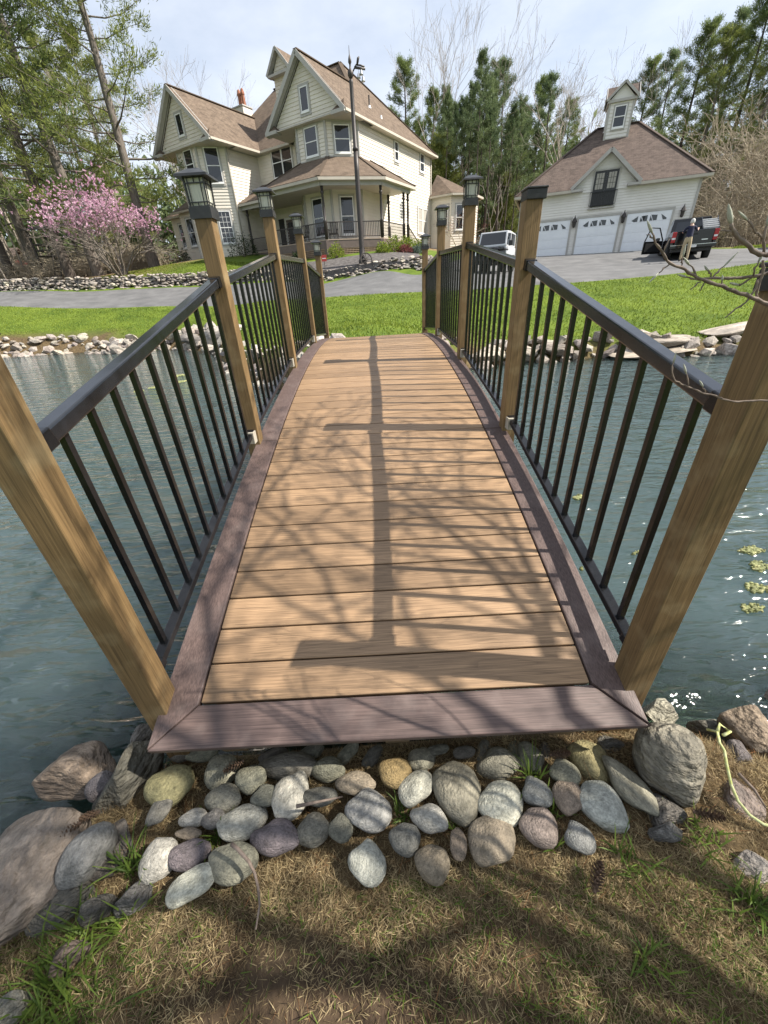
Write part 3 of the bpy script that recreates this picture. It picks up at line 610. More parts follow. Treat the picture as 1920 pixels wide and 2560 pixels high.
# corner boards and band trim
for (x, y), rz in (((-3.9, -1.2), -.4), ((-1.5, -1.2), .4), ((0, .3), 1.2), ((0, 11.2), 1.57), ((-10.1, -2.05), 1.2), ((-11.55, -3.5), .4), ((-13.75, -3.5), -.4), ((-15.2, -2.05), -1.2), ((-5.4, .3), -1.2)):
    MB().tube([(x, y, Z(4.15)), (x, y, EV)], .095, 8).build('corner_board', 'trim_taupe', house)
def band(a, b, z, h=.2, nm='frieze_board'):
    a = np.array(a, float); b = np.array(b, float); d = (b-a)/np.linalg.norm(b-a); o = np.array([d[1], -d[0]])
    f = MB(); q = [a+o*.004, b+o*.004, b+o*.035, a+o*.035]; f.hexa([(*p, z) for p in q[::-1]]+[(*p, z+h) for p in q[::-1]]); f.build(nm, 'trim_taupe', house)
for a, b in walls[:11]: band(a, b, EV-.22)
band(*walls[0], Z(9.02), .14); band(*walls[1], Z(9.02), .14); band(*walls[7], Z(8.62), .14); band(*walls[8], Z(8.95), .14)
# roofs
SLP = .95
def zr(dv): return EV+dv*SLP
OH = .38
main = MB()
rv = 6.1; rz_ = EV+(rv-.62)*SLP
AR = (-5.1, rv, rz_); AL = (-12.0, rv, rz_)
GP = -2.9; gz_top = EV+3.3*SLP          # right gable ridge
K = (GP, .62+3.3, gz_top)
roofpoly(main, [(.40, -1.65, EV), (.40, 11.58, EV), AR, K, (GP, -1.65, gz_top)])
roofpoly(main, [(GP, -1.65, gz_top), K, (-6.2, .62, EV), (-6.2, -1.65, EV)])
LP_ = -12.65; lz = EV+3.3*SLP; KL = (LP_, .62+3.3, lz)
roofpoly(main, [(-6.2, .62, EV), K, AR, AL, KL, (-9.35, .62, EV)])
roofpoly(main, [(-9.35, -3.95, EV), (-9.35, .62, EV), KL, (LP_, -3.95, lz)])
roofpoly(main, [(LP_, -3.95, lz), KL, (-15.95, .62, EV), (-15.95, -3.95, EV)])
roofpoly(main, [(-15.95, .62, EV), KL, AL, (-15.95, 11.58, EV)])
roofpoly(main, [(.40, 11.58, EV), (-15.95, 11.58, EV), AL, AR])
roof = main.build('roof', 'roof_shingle', house)
rc = MB()
for a, b in ((AR, AL), (AR, K), (AR, (.40, 11.58, EV)), ((GP, -1.65, gz_top), K), ((LP_, -3.95, lz), KL)): rc.bar(Vector(a)+Vector((0, 0, .01)), Vector(b)+Vector((0, 0, .01)), .28, .05)
rc.build('ridge_cap', 'roof_shingle', roof)
# gable walls, rakes, soffits, cornice returns
def gable(cx, half, yw, yo, ztop, tag_):
    z0 = EV-.02; hh = ztop-.16-z0
    siding(house, (cx-half, yw), (cx+half, yw), z0, z0+hh*(half/(half+.0)), lambda z: (z-z0)/SLP, lambda z: 2*half-(z-z0)/SLP)
    so = MB().box(cx-half-.33, cx+half+.33, yo+.02, yw+1.75, EV-.135, EV-.10); so.build('soffit', 'soffit', house)
    so = MB().hexa([(cx-half, yw-.04, EV-.10), (cx+half, yw-.04, EV-.10), (cx+half, yw-.002, EV-.10), (cx-half, yw-.002, EV-.10), (cx-half, yw-.04, EV+.08), (cx+half, yw-.04, EV+.08), (cx+half, yw-.002, EV+.08), (cx-half, yw-.002, EV+.08)]); so.build('gable_band', 'trim_taupe', house)
    rk = MB(); e = half+.33
    for s in (-1, 1):
        a = Vector((cx+s*(e+.02), yo-.02, EV-.14)); b = Vector((cx, yo-.02, ztop-.10)); rk.bar(a, b, .05, .24)
        rk.bar(a+Vector((0, .16, -.10)), b+Vector((0, .16, -.10)), .30, .03)
        rk.bar(a+Vector((0, .40, -.02)), b+Vector((0, .40, -.02)), .05, .20)
    rk.build('rake_board', 'trim_taupe', house)
    for s in (-1, 1):
        rt = MB(); x0, x1 = cx+s*(e+.02), cx+s*(e-.95); y0, y1 = yo-.04, yw-.02
        P = [(x0, y0, EV-.02), (x1, y0, EV-.02), (x1, y1, EV-.02), (x0, y1, EV-.02)]; top = (x0-s*.30, y1, EV+.52)
        rt.poly([P[0], P[1], top], [(0, 0), (1, 0), (.5, 1)]); rt.poly([P[1], P[2], top], [(0, 0), (.3, 0), (0, 1)]); rt.poly([P[3], P[0], top], [(0, 0), (.3, 0), (0, 1)])
        rt.build('cornice_return', 'roof_shingle', house)
        MB().box(min(x0, x1)-.02, max(x0, x1)+.02, y0-.04, y1, EV-.20, EV-.025).build('return_fascia', 'trim_taupe', house)
gable(GP, 3.0, -1.2, -1.65, gz_top, 'r'); gable(LP_, 3.0, -3.5, -3.95, lz, 'l')
ea = MB()
for a, b in (((.46, -1.6, EV-.10), (.46, 11.6, EV-.10)), ((-6.2, .60, EV-.10), (-9.35, .60, EV-.10)), ((-9.30, -3.9, EV-.10), (-9.30, .6, EV-.10)), ((.4, 11.62, EV-.1), (-15.9, 11.62, EV-.1))): ea.bar(a, b, .13, .13)
ea.build('gutter', 'soffit', house)
MB().box(0.02, .40, 1.7, 11.5, EV-.16, EV-.13).build('soffit', 'soffit', house)
MB().box(-10.08, -9.35, -1.6, .95, EV-.16, EV-.13).box(-9.34, -6.2, .62, .98, EV-.17, EV-.14).build('soffit', 'soffit', house)
dp = MB().tube([(-9.95, -1.95, EV-.15), (-9.95, -1.95, EV-.5), (-10.0, -2.12, EV-.75), (-10.0, -2.12, Z(4.2))], .045, 8).tube([(.08, 11.15, EV-.1), (.08, 11.15, Z(4.2))], .045, 8); dp.build('downspout', 'soffit', house, smooth=True)
# windows
up1 = win(house, *walls[0], 1.2, Z(9.30), 1.05, 1.45); win(house, *walls[1], 1.05, Z(9.28), 1.02, 1.38); win(house, *walls[3], 1.35, Z(9.30), .80, 1.40)
win(house, *walls[1], 1.02, Z(4.90), .92, 2.15); win(house, *walls[0], 1.15, Z(4.90), .92, 2.2); win(house, *walls[3], 1.2, Z(4.9), .7, 2.1)
win(house, (-6, -1.2), (.2, -1.2), 3.1, Z(11.5), .66, 1.15, 'single', casing=.13)
win(house, *walls[2], 4.95, Z(9.68), .55, 1.1); win(house, *walls[2], 9.2, Z(9.68), .72, 1.15)
win(house, *walls[2], 9.3, Z(5.5), 1.75, 1.8, 'pairdh', glass='curtain')
win(house, *walls[8], 1.25, Z(9.25), .92, 1.6); win(house, *walls[7], 1.0, Z(8.85), .98, 2.0)
win(house, *walls[7], 1.0, Z(5.15), .95, 2.05, 'dh', grid=(3, 3)); win(house, *walls[8], 1.1, Z(5.15), .95, 2.05, 'dh', grid=(3, 3))
win(house, (-15.65, -3.5), (-9.65, -3.5), 3.05, Z(11.62), .64, 1.15, 'single', casing=.13)
win(house, *walls[5], 2.6, Z(9.28), 2.05, 1.72, 'pairdh', casing=.1)
# arched window on the side wall
aw = MB(); q = [(math.cos(t)*.33, math.sin(t)*.33) for t in np.linspace(0, PI, 13)]; out = [(.33, 0)]+[(x, .95+y) for x, y in q]+[(-.33, 0)]
inn = [(x*.82, max(z, .06) if z < .95 else .95+(z-.95)*.82) for x, z in out]
b_ = len(out)
aw.add([(x, -.05, z) for x, z in out]+[(x, -.05, z) for x, z in inn]+[(x, .01, z) for x, z in out], [(i, i+1, b_+i+1, b_+i) for i in range(b_-1)]+[(b_-1, 0, b_, 2*b_-1)]+[(2*b_+i, 2*b_+i+1, i+1, i) for i in range(b_-1)])
aw.box(-.27, .27, -.045, -.02, .68, .73).box(-.02, .02, -.044, -.021, .06, 1.2)
awo = aw.build('arched_window', 'white_vinyl', house, loc=(.01, 5.9, Z(6.15)), rot=(0, 0, PI/2))
MB().poly([(x*.99, -.018, z) for x, z in inn]).build('glass', 'window_glass', awo)
# front door in the porch
dr = MB().box(-.5, -.42, -.06, .02, 0, 2.3).box(.42, .5, -.06, .02, 0, 2.3).box(-.42, .42, -.06, .02, 2.2, 2.3).build('front_door', 'white_vinyl', house, loc=(-7.6, 1.0, FL))
MB().box(-.418, .418, -.03, 0, .003, 2.197).build('door_leaf', 'porch_brown', dr); MB().box(-.25, .25, -.04, -.031, .5, 2.0).build('glass', 'window_glass', dr); MB().box(.33, .38, -.07, -.031, .95, 1.1).build('handle', 'chrome', dr)
MB().box(-1.2, -.62, -.055, .02, .3, 2.3).build('sidelight', 'window_glass', dr)
wr = MB()
for k in range(18):
    a = 2*PI*k/18; c = Vector((math.cos(a)*.2, 0, math.sin(a)*.2)); wr.tube([c+Vector((random.uniform(-.08, .08), -.03, random.uniform(-.08, .08))), c-Vector((random.uniform(-.08, .08), 0, random.uniform(-.08, .08)))], .05, 5)
# porch
PR = [(-10.1, -1.9), (-7.2, -1.9), (-5.7, -3.75), (-.45, -3.75), (2.55, -.75), (2.55, 3.5)]
pr = MB(); ze, zt = Z(7.62), Z(9.12)
e3 = lambda p: (p[0], p[1], ze)
roofpoly(pr, [e3(PR[0]), e3(PR[1]), (-5.4, 1, zt), (-10.1, 1, zt)])
roofpoly(pr, [e3(PR[1]), e3(PR[2]), (-3.9, -1.2, zt), (-5.4, 1, zt)]); roofpoly(pr, [e3(PR[2]), e3(PR[3]), (-1.5, -1.2, zt), (-3.9, -1.2, zt)])
roofpoly(pr, [e3(PR[3]), e3(PR[4]), (0, .3, zt), (-1.5, -1.2, zt)]); roofpoly(pr, [e3(PR[4]), e3(PR[5]), (0, 1.6, zt), (0, .3, zt)]); roofpoly(pr, [e3(PR[5]), (0, 3.9, ze), (0, 1.6, zt)])
proof = pr.build('porch_roof', 'roof_shingle', house)
for a, b in ((e3(PR[2]), (-3.9, -1.2, zt)), (e3(PR[3]), (-1.5, -1.2, zt)), (e3(PR[4]), (0, .3, zt)), (e3(PR[5]), (0, 1.6, zt))): MB().bar(Vector(a)+Vector((0, 0, .01)), Vector(b)+Vector((0, 0, .01)), .25, .04).build('hip_cap', 'roof_shingle', proof)
fa = MB()
for a, b in zip(PR, PR[1:]): fa.bar((a[0], a[1], ze-.12), (b[0], b[1], ze-.12), .12, .15)
fa.bar((2.55, 3.5, ze-.12), (0, 3.9, ze-.12), .12, .15); fa.build('gutter', 'soffit', proof)
be = MB(); BI = [(-10.1, -1.6), (-7.0, -1.6), (-5.45, -3.4), (-.6, -3.4), (2.2, -.62), (2.2, 3.2)]
for a, b in zip(BI, BI[1:]): be.bar((a[0], a[1], ze-.30), (b[0], b[1], ze-.30), .16, .20)
be.build('porch_beam', 'trim_taupe', house)
MB().poly([(x, y, ze-.20) for x, y in [(-10.1, 1.0)]+PR+[(0, 3.9), (0, .3), (-1.5, -1.2), (-3.9, -1.2), (-5.4, 1)]]).build('porch_ceiling', 'soffit', house)
fl = MB(); q = [(-10.1, .95)]+BI+[(0, 3.2), (.0, .3), (-1.5, -1.2), (-3.9, -1.2), (-5.4, .95)]; n_ = len(q)
fl.add([(x, y, FL-.06) for x, y in q]+[(x, y, FL) for x, y in q], [tuple(range(n_-1, -1, -1)), tuple(range(n_, 2*n_))]+[(i, (i+1) % n_, n_+(i+1) % n_, n_+i) for i in range(n_)]); fl.build('porch_floor', 'porch_floor', house)
sk = MB(); lat = MB(); rec = MB()
for a, b in zip(BI, BI[1:]):
    a = np.array(a); b = np.array(b); L = np.linalg.norm(b-a); d = (b-a)/L; i_ = np.array([-d[1], d[0]])
    def P(s, dep, z): w = a+d*s+i_*dep; return (w[0], w[1], z)
    def bx(f, s0, s1, d0, d1, z0, z1): f.hexa([P(s0, d0, z0), P(s1, d0, z0), P(s1, d1, z0), P(s0, d1, z0), P(s0, d0, z1), P(s1, d0, z1), P(s1, d1, z1), P(s0, d1, z1)])
    bx(sk, .05, L-.05, .02, .06, FL-.50, FL-.062); bx(sk, -.02, .20, .0, .09, FL-1.5, FL-.063); bx(sk, L-.20, L+.02, .001, .09, FL-1.5, FL-.064); bx(sk, .2, L-.2, .025, .06, FL-1.5, FL-1.18)
    zz = FL-1.18
    while zz < FL-.50: bx(lat, .2, L-.2, .03, .042, zz, zz+.045); zz += .105
    s = .22
    while s < L-.22: bx(lat, s, s+.04, .044, .056, FL-1.18, FL-.5); s += .105
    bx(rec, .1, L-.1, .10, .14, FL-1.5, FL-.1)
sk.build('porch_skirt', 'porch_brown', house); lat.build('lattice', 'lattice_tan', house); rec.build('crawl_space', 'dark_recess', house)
pp = [(-9.6, -1.55), (-7.0, -1.55), (-5.3, -3.3), (-.6, -3.3), (2.1, -.58), (2.1, 2.5), (2.1, 3.12), (.6, 2.9)]
for x, y in pp:
    pc = MB().lathe([(.11, 0), (.11, .95), (.12, .98), (.075, 1.05), (.09, 1.6), (.07, 2.35), (.115, 2.42), (.115, 2.5), (.08, 2.52), (.10, 2.9)], (x, y, FL), 8); pc.build('porch_post', 'iron_brown', house, smooth=True)
for (a, b) in ((pp[0], pp[1]), (pp[1], pp[2]), (pp[2], pp[3]), (pp[3], pp[4]), (pp[4], pp[5])):
    a = Vector((*a, FL)); b = Vector((*b, FL)); L = (b-a).length; rl = MB(); rl.bar(a+Vector((0, 0, .92)), b+Vector((0, 0, .92)), .05, .05); rl.bar(a+Vector((0, 0, .12)), b+Vector((0, 0, .12)), .04, .04)
    k = int(L/.115)
    for i in range(1, k): c = a+(b-a)*i/k; rl.bar(c+Vector((0, 0, .14)), c+Vector((0, 0, .9)), .022, .022)
    rl.build('porch_railing', 'iron_brown', house)
st = MB()
for i in range(5): st.box(.5, 2.15, 3.21+i*.3, 3.52+i*.3, FL-.7-(i+1)*.0-.4, FL-.18*(i+1))
st.build('porch_steps', 'porch_floor', house)
hr = MB(); hr.bar((2.1, 3.15, FL+.92), (2.1, 4.75, FL+.05), .05, .05); hr.bar((2.1, 3.15, FL+.2), (2.1, 4.75, FL-.68), .04, .04); hr.bar((2.1, 4.75, FL-.95), (2.1, 4.75, FL+.12), .09, .09)
for i in range(1, 13): y = 3.15+1.6*i/13; zz = FL+.92-.87*i/13; hr.bar((2.1, y, zz-.74), (2.1, y, zz), .022, .022)
hr.build('stair_railing', 'iron_brown', house)
# chimney, vents, roof dormer
ch = MB().box(-14.6, -13.3, 3.5, 4.5, EV+1, Z(14.95)); c1 = ch.build('chimney', 'siding', house)
MB().box(-14.66, -13.24, 3.44, 4.56, Z(14.95), Z(15.03)).build('chimney_cap', 'trim_taupe', c1); cf = MB()
for x in (-13.6, -14.0): cf.lathe([(.15, 0), (.14, .7), (.17, .72), (.17, .8), (.10, 1.05), (.05, 1.1)], (x, 4.0, Z(15.03)), 8)
cf.build('flue', 'brick_orange', c1)
MB().tube([(-1.1, 3.6, zr(.0)+1.3), (-1.1, 3.6, zr(0)+2.05)], .05, 8).build('vent_pipe', 'iron_brown', roof); MB().lathe([(.14, 0), (.07, .16)], (-1.1, 3.6, EV+(1.5)*SLP-.05), 8).build('pipe_boot', 'white_vinyl', roof)
MB().lathe([(.10, 0), (.07, .2)], (-.6, 4.3, EV+.95*SLP-.02), 8).build('vent_pipe', 'white_vinyl', roof)
dx0, dx1, dy = -8.9, -7.3, 2.85; dz0 = zr(dy-.62)-.3; dz1 = Z(15.45)
siding(house, (dx0, dy), (dx1, dy), dz0, dz1, name='dormer_wall'); siding(house, (dx1, dy), (dx1, 6.0), dz0, dz1, name='dormer_wall'); siding(house, (dx0, 6.0), (dx0, dy), dz0, dz1, name='dormer_wall')
win(house, (dx0, dy), (dx1, dy), .8, dz0+.75, .62, 1.0, 'single', casing=.1)
dm = MB(); dc = (dx0+dx1)/2; ztp = dz1+1.25
for s in (-1, 1): roofpoly(dm, [(dc, dy-.4, ztp), (dc, 7, ztp), (dc+s*1.12, 7, dz1-.02), (dc+s*1.12, dy-.4, dz1-.02)], .08)
dm.build('dormer_roof', 'roof_shingle', house)
siding(house, (dx0-.1, dy-.05), (dx1+.1, dy-.05), dz1, ztp-.08, lambda z: .05+(z-dz1)*.76, lambda z: 1.75-(z-dz1)*.76, name='dormer_wall')
dk = MB()
for s in (-1, 1): dk.bar((dc+s*1.14, dy-.42, dz1-.06), (dc, dy-.42, ztp-.06), .05, .17); dk.bar((dc+s*1.12, dy-.2, dz1-.10), (dc, dy-.2, ztp-.10), .36, .03)
dk.box(dc-1.05, dc+1.05, dy-.42, dy-.06, dz1-.17, dz1-.03); dk.build('dormer_trim', 'trim_taupe', house)
# one-storey sunroom beyond the far corner
sr = [(0, 11.3), (2.0, 11.3), (3.1, 12.4), (3.1, 14.8), (0, 15.9)]; ez = Z(8.25)
for a, b in zip(sr[:-1], sr[1:]): siding(house, a, b, Z(4.3), ez, name='sunroom_wall')
s_ = MB(); e_ = [(-.2, 10.95), (2.2, 10.95), (3.5, 12.2), (3.5, 15.0), (0, 16.2)]; ap = (-.3, 13.2, Z(10.1))
for a, b in zip(e_[:-1], e_[1:]): roofpoly(s_, [(*a, ez), (*b, ez), ap])
s_.build('sunroom_roof', 'roof_shingle', house); g_ = MB()
for a, b in zip(e_[:-1], e_[1:]): g_.bar((*a, ez-.1), (*b, ez-.1), .12, .14)
g_.build('gutter', 'soffit', house)
win(house, sr[0], sr[1], 1.25, Z(5.7), .95, 1.8); win(house, sr[1], sr[2], .78, Z(5.7), .7, 1.8)
# one-storey wing on the left
lw = [(-19.9, -.2), (-17.4, -1.6), (-15.2, -1.6)]; lz0 = Z(7.95)
siding(house, (-20.3, 5), (-20.3, -.9), Z(4.15), lz0, name='side_wing_wall'); siding(house, (-20.3, -.9), (-18.0, -.9), Z(4.15), lz0, name='side_wing_wall'); siding(house, (-18.0, -.9), (-17.7, -1.8), Z(4.15), lz0, name='side_wing_wall'); siding(house, (-17.7, -1.8), (-15.2, -1.8), Z(4.15), lz0, name='side_wing_wall')
MB().box(-20.25, -15.2, -.85, 5, G0z, Z(4.15)).box(-17.65, -15.2, -1.75, -.86, G0z, Z(4.15)).build('side_wing_base', 'foundation', house)
sw = MB(); roofpoly(sw, [(-20.8, -1.3, lz0), (-18.1, -1.3, lz0), (-15.2, 2.1, lz0+2.1), (-17.2, 2.1, lz0+2.1)]); roofpoly(sw, [(-20.8, -1.3, lz0), (-17.2, 2.1, lz0+2.1), (-20.8, 5.4, lz0)]); roofpoly(sw, [(-18.2, -2.2, lz0+.03), (-15.0, -2.2, lz0+.03), (-15.0, .6, lz0+1.8), (-16.4, .6, lz0+1.8)])
roofpoly(sw, [(-18.2, -2.2, lz0+.03), (-16.4, .6, lz0+1.8), (-18.2, .0, lz0+.8)])
swr = sw.build('side_wing_roof', 'roof_shingle', house); MB().hexa([(-17.5, .2, lz0+1.1), (-16.9, .2, lz0+1.1), (-16.9, 1.0, lz0+1.6), (-17.5, 1.0, lz0+1.6), (-17.5, .2, lz0+1.2), (-16.9, .2, lz0+1.2), (-16.9, 1.0, lz0+1.7), (-17.5, 1.0, lz0+1.7)]).build('skylight', 'white_vinyl', swr)
g_ = MB().bar((-20.8, -1.32, lz0-.1), (-18.2, -1.32, lz0-.1), .12, .13).bar((-18.2, -2.22, lz0-.07), (-15.0, -2.22, lz0-.07), .12, .13); g_.build('gutter', 'soffit', house)
win(house, (-17.7, -1.8), (-15.2, -1.8), 1.2, Z(5.5), .92, 1.95); win(house, (-20.3, -.9), (-18.0, -.9), 1.2, Z(5.6), .62, 1.8)
# ------------------------------------------------------------------ the garage
GA = R(22); GZ0 = 2.86
gar = thing('detached_garage', 'cream three-door garage with brown hip roof, loft doors and a windowed cupola', 'garage', (17.45, 32.35, GZ0), -GA)
gl_, gr_, gd = -6.65, 4.32, 9.4; ge = 6.72-GZ0
GS = 'garage_siding'
for a_, b_ in (((gl_, 0), (gr_, 0)), ((gr_, 0), (gr_, gd)), ((gl_, gd), (gl_, 0)), ((gr_, gd), (gl_, gd))): siding(gar, a_, b_, -.0 if a_[1] == b_[1] == 0 else -.3, ge, m=GS, band=.15)
MB().box(gl_+.05, gr_-.05, .05, gd-.05, -.8, 0).build('foundation', 'foundation', gar)
for x, y in ((gl_, 0), (gr_, 0), (gr_, gd), (gl_, gd)): MB().box(x-.07, x+.07, y-.07, y+.07, -.3, ge-.001).build('corner_board', 'trim_taupe', gar)
g_ = MB(); o_ = .45; rr0, rr1, rzz = (-2.2, 4.7, 10.85-GZ0), (.55, 4.7, 10.85-GZ0), 0
c4 = [(gl_-o_, -o_, ge), (gr_+o_, -o_, ge), (gr_+o_, gd+o_, ge), (gl_-o_, gd+o_, ge)]
LC, LT = -1.27, 8.66-GZ0; LY = -.45+(LT-ge)/((rr0[2]-ge)/(rr0[1]+.45)); roofpoly(g_, [c4[0], (LC-2.1, -.45, ge), (LC, LY, LT), (LC+2.1, -.45, ge), c4[1], rr1, rr0]); roofpoly(g_, [c4[1], c4[2], rr1]); roofpoly(g_, [c4[2], c4[3], rr0, rr1]); roofpoly(g_, [c4[3], c4[0], rr0])
groof = g_.build('roof', 'garage_shingle', gar); rc = MB()
for a, b in ((c4[0], rr0), (c4[1], rr1), (rr0, rr1)): rc.bar(Vector(a)+Vector((0, 0, .01)), Vector(b)+Vector((0, 0, .01)), .28, .05)
rc.build('ridge_cap', 'garage_shingle', groof)
gt = MB(); 
for a, b in ((c4[0], (-3.3, -o_, ge)), ((.80, -o_, ge), c4[1]), (c4[1], c4[2]), (c4[3], c4[0])): gt.bar(Vector(a)-Vector((0, 0, .10)), Vector(b)-Vector((0, 0, .10)), .13, .15)
gt.build('gutter', 'soffit', gar)
MB().box(gl_-.42, -3.3, -.42, -.02, ge-.17, ge-.13).box(.8, gr_+.42, -.42, -.02, ge-.17, ge-.13).build('soffit', 'soffit', gar)
# loft gable
lc = -1.27; lh = 1.55; lt = 8.66-GZ0
siding(gar, (lc-2.0, -.042), (lc+2.0, -.042), ge-.2, lt-.1, lambda z: max(0., 2.0-2.1*(lt-.12-z)/(lt-ge)), lambda z: 4.0-max(0., 2.0-2.1*(lt-.12-z)/(lt-ge)), m=GS, band=.15)
lg = MB()
for s in (-1, 1): roofpoly(lg, [(lc, -.5, lt+.02), (lc, LY+.03, lt+.02), (lc+s*2.12, -.47, ge+.02), (lc+s*2.12, -.5, ge+.02)], .09)
lgr = lg.build('loft_roof', 'garage_shingle', gar); lk_ = MB()
for s in (-1, 1): lk_.bar((lc+s*2.12, -.52, ge), (lc, -.52, lt-.07), .05, .20); lk_.bar((lc+s*2.05, -.3, ge-.05), (lc, -.3, lt-.11), .4, .03); lk_.box(min(lc+s*2.12, lc+s*1.35), max(lc+s*2.12, lc+s*1.35), -.54, -.03, ge-.15, ge-.02)
lk_.build('loft_trim', 'trim_taupe', gar)
ld = MB().box(-.80, -.73, -.07, 0, -.05, 2.0).box(.73, .80, -.07, 0, -.05, 2.0).box(-.73, .73, -.07, 0, 1.93, 2.0).box(-.85, .85, -.10, 0, -.13, -.051).build('loft_door', 'trim_taupe', gar, loc=(lc, -.07, 5.66-GZ0))
for s in (-1, 1):
    leaf = MB().box(.005 if s > 0 else -.725, .725 if s > 0 else -.005, -.045, 0, 0, 1.925).build('door_leaf', 'black_door', ld)
    p_ = MB(); x0 = .14 if s > 0 else -.60
    p_.box(x0, x0+.46, -.052, -.046, .95, 1.8); p_.build('pane', 'curtain', leaf); m_ = MB()
    for i in range(1, 3): m_.box(x0+.46*i/3-.012, x0+.46*i/3+.012, -.058, -.053, .95, 1.8)
    for i in range(1, 3): m_.box(x0, x0+.46, -.0585, -.0535, .95+.85*i/3-.012, .95+.85*i/3+.012)
    m_.build('muntins', 'black_door', leaf)
bal_ = MB(); bal_.bar((-.82, -.2, .80), (.82, -.2, .80), .04, .04); bal_.bar((-.82, -.2, .06), (.82, -.2, .06), .03, .03); bal_.bar((-.82, -.2, .8), (-.82, -.02, .8), .03, .03); bal_.bar((.82, -.2, .8), (.82, -.02, .8), .03, .03)
for i in range(15): x = -.82+1.64*i/14; bal_.bar((x, -.2, .06), (x, -.2, .8), .016, .016)
bal_.build('balconet_railing', 'black_metal', ld)
# overhead doors with fan lights
for x0, x1 in ((-5.75, -3.1), (-2.55, .05), (.52, 3.17)):
    w = x1-x0; D = obj('garage_door', None, parent=gar, loc=((x0+x1)/2, -.03, 0)); hw = w/2; H = 2.2
    cs = MB().box(-hw-.12, -hw, -.06, .02, 0, H+.14).box(hw, hw+.12, -.06, .02, 0, H+.14).box(-hw, hw, -.061, .02, H, H+.14); cs.build('casing', 'trim_taupe', D)
    for r_ in range(4):
        zb = r_*H/4; s_ = MB().box(-hw+.002, hw-.002, -.030, .01, zb+.004, zb+H/4-.004)
        for c_ in range(8):
            a = -hw+.04+(w-.08)*c_/8; b = a+(w-.08)/8-.05
            if r_ != 3: s_.box(a+.02, b, -.037, -.031, zb+.08, zb+H/4-.08)
        s_.build('door_panel', 'garage_door_paint', D)
    for k in range(4):      # four sunburst lights: outer ones wedge shaped
        a = -hw+.18+(w-.36)*k/4+.07; b = a+(w-.36)/4-.14; z0, z1 = H*.77, H*.92
        ha = {0: .03, 1: .72, 2: 1, 3: 1}[k]; hb = {0: 1, 1: 1, 2: .72, 3: .03}[k]
        ya, yb = z0+(z1-z0)*(.25 if k == 0 else .9 if k == 1 else 1), z0+(z1-z0)*(1 if k in (0, 1) else .9 if k == 2 else .25)
        if k == 2: ya = z1
        mid = (a+b)/2; fan = MB()
        fan.poly([(a, -.0345, z0), (mid-.025, -.0345, z0), (a+.02, -.0345, ya-.03)]) if k in (1, 2) else None
        fan.poly([(mid+.01, -.0345, z0), (b, -.0345, z0), (b, -.0345, yb), (a+.06, -.0345, ya)])
        fan.build('fan_light', 'window_glass', D)
for x in (-2.83, .285, 3.75):
    lmp = MB().box(-.05, .05, -.05, 0, .05, .30).lathe([(.03, .0), (.07, .06), (.09, .26)], (0, -.14, 0), 6).lathe([(.14, .26), (.02, .48), (.01, .55)], (0, -.14, 0), 6); lmp.bar((0, -.02, .3), (0, -.14, .3), .02, .02)
    lmp.build('wall_lantern', 'iron_brown', gar, loc=(x, -.01, 4.55-GZ0), scale=1.35)
# cupola
cu = obj('cupola', None, parent=gar, loc=(-.92, 4.3, 9.52-GZ0)); cw = .74
for a, b in (((-cw, -cw), (cw, -cw)), ((cw, -cw), (cw, cw)), ((cw, cw), (-cw, cw)), ((-cw, cw), (-cw, -cw))): siding(cu, a, b, -.5, 2.35, m=GS, name='cupola_wall')
cc = MB()
for x in (-cw, cw):
    for y in (-cw, cw): cc.box(x-.06, x+.06, y-.06, y+.06, -.5, 2.35)
cc.box(-cw-.16, cw+.16, -cw-.16, cw+.16, 2.28, 2.42); cc.build('cupola_trim', 'trim_taupe', cu)
for a in range(4):
    ang = a*PI/2; c_, s_ = math.cos(ang), math.sin(ang)
    p0 = (-cw*c_+cw*s_, -cw*s_-cw*c_); p1 = (cw*c_+cw*s_, cw*s_-cw*c_); win(cu, p0, p1, cw, .95, .74, 1.15, 'dh', casing=.08)
cr_ = MB(); e = cw+.24; tz = 3.28
for a in range(4):
    ang = a*PI/2; rot = lambda p: (p[0]*math.cos(ang)-p[1]*math.sin(ang), p[0]*math.sin(ang)+p[1]*math.cos(ang), p[2])
    roofpoly(cr_, [rot((0, -e, tz)), rot((0, 0, tz+.002*a)), rot((e, -e, 2.42))], .05); roofpoly(cr_, [rot((0, -e, tz)), rot((0, 0, tz+.002*a)), rot((-e, -e, 2.42))], .05)
cr_.build('cupola_roof', 'garage_shingle', cu); cg = MB(); cg2 = MB()
for a in range(4):
    ang = a*PI/2; rot = lambda p: (p[0]*math.cos(ang)-p[1]*math.sin(ang), p[0]*math.sin(ang)+p[1]*math.cos(ang), p[2])
    for s in (-1, 1): cg.bar(rot((s*e, -e-.01, 2.40)), rot((0, -e-.01, tz-.03)), .05, .13, up=(0, 0, 1))
    cg2.poly([rot((-e+.2, -cw-.03, 2.43)), rot((e-.2, -cw-.03, 2.43)), rot((0, -cw-.03, tz-.1))])
cg.build('cupola_rake', 'trim_taupe', cu); cg2.build('cupola_gable', GS, cu)
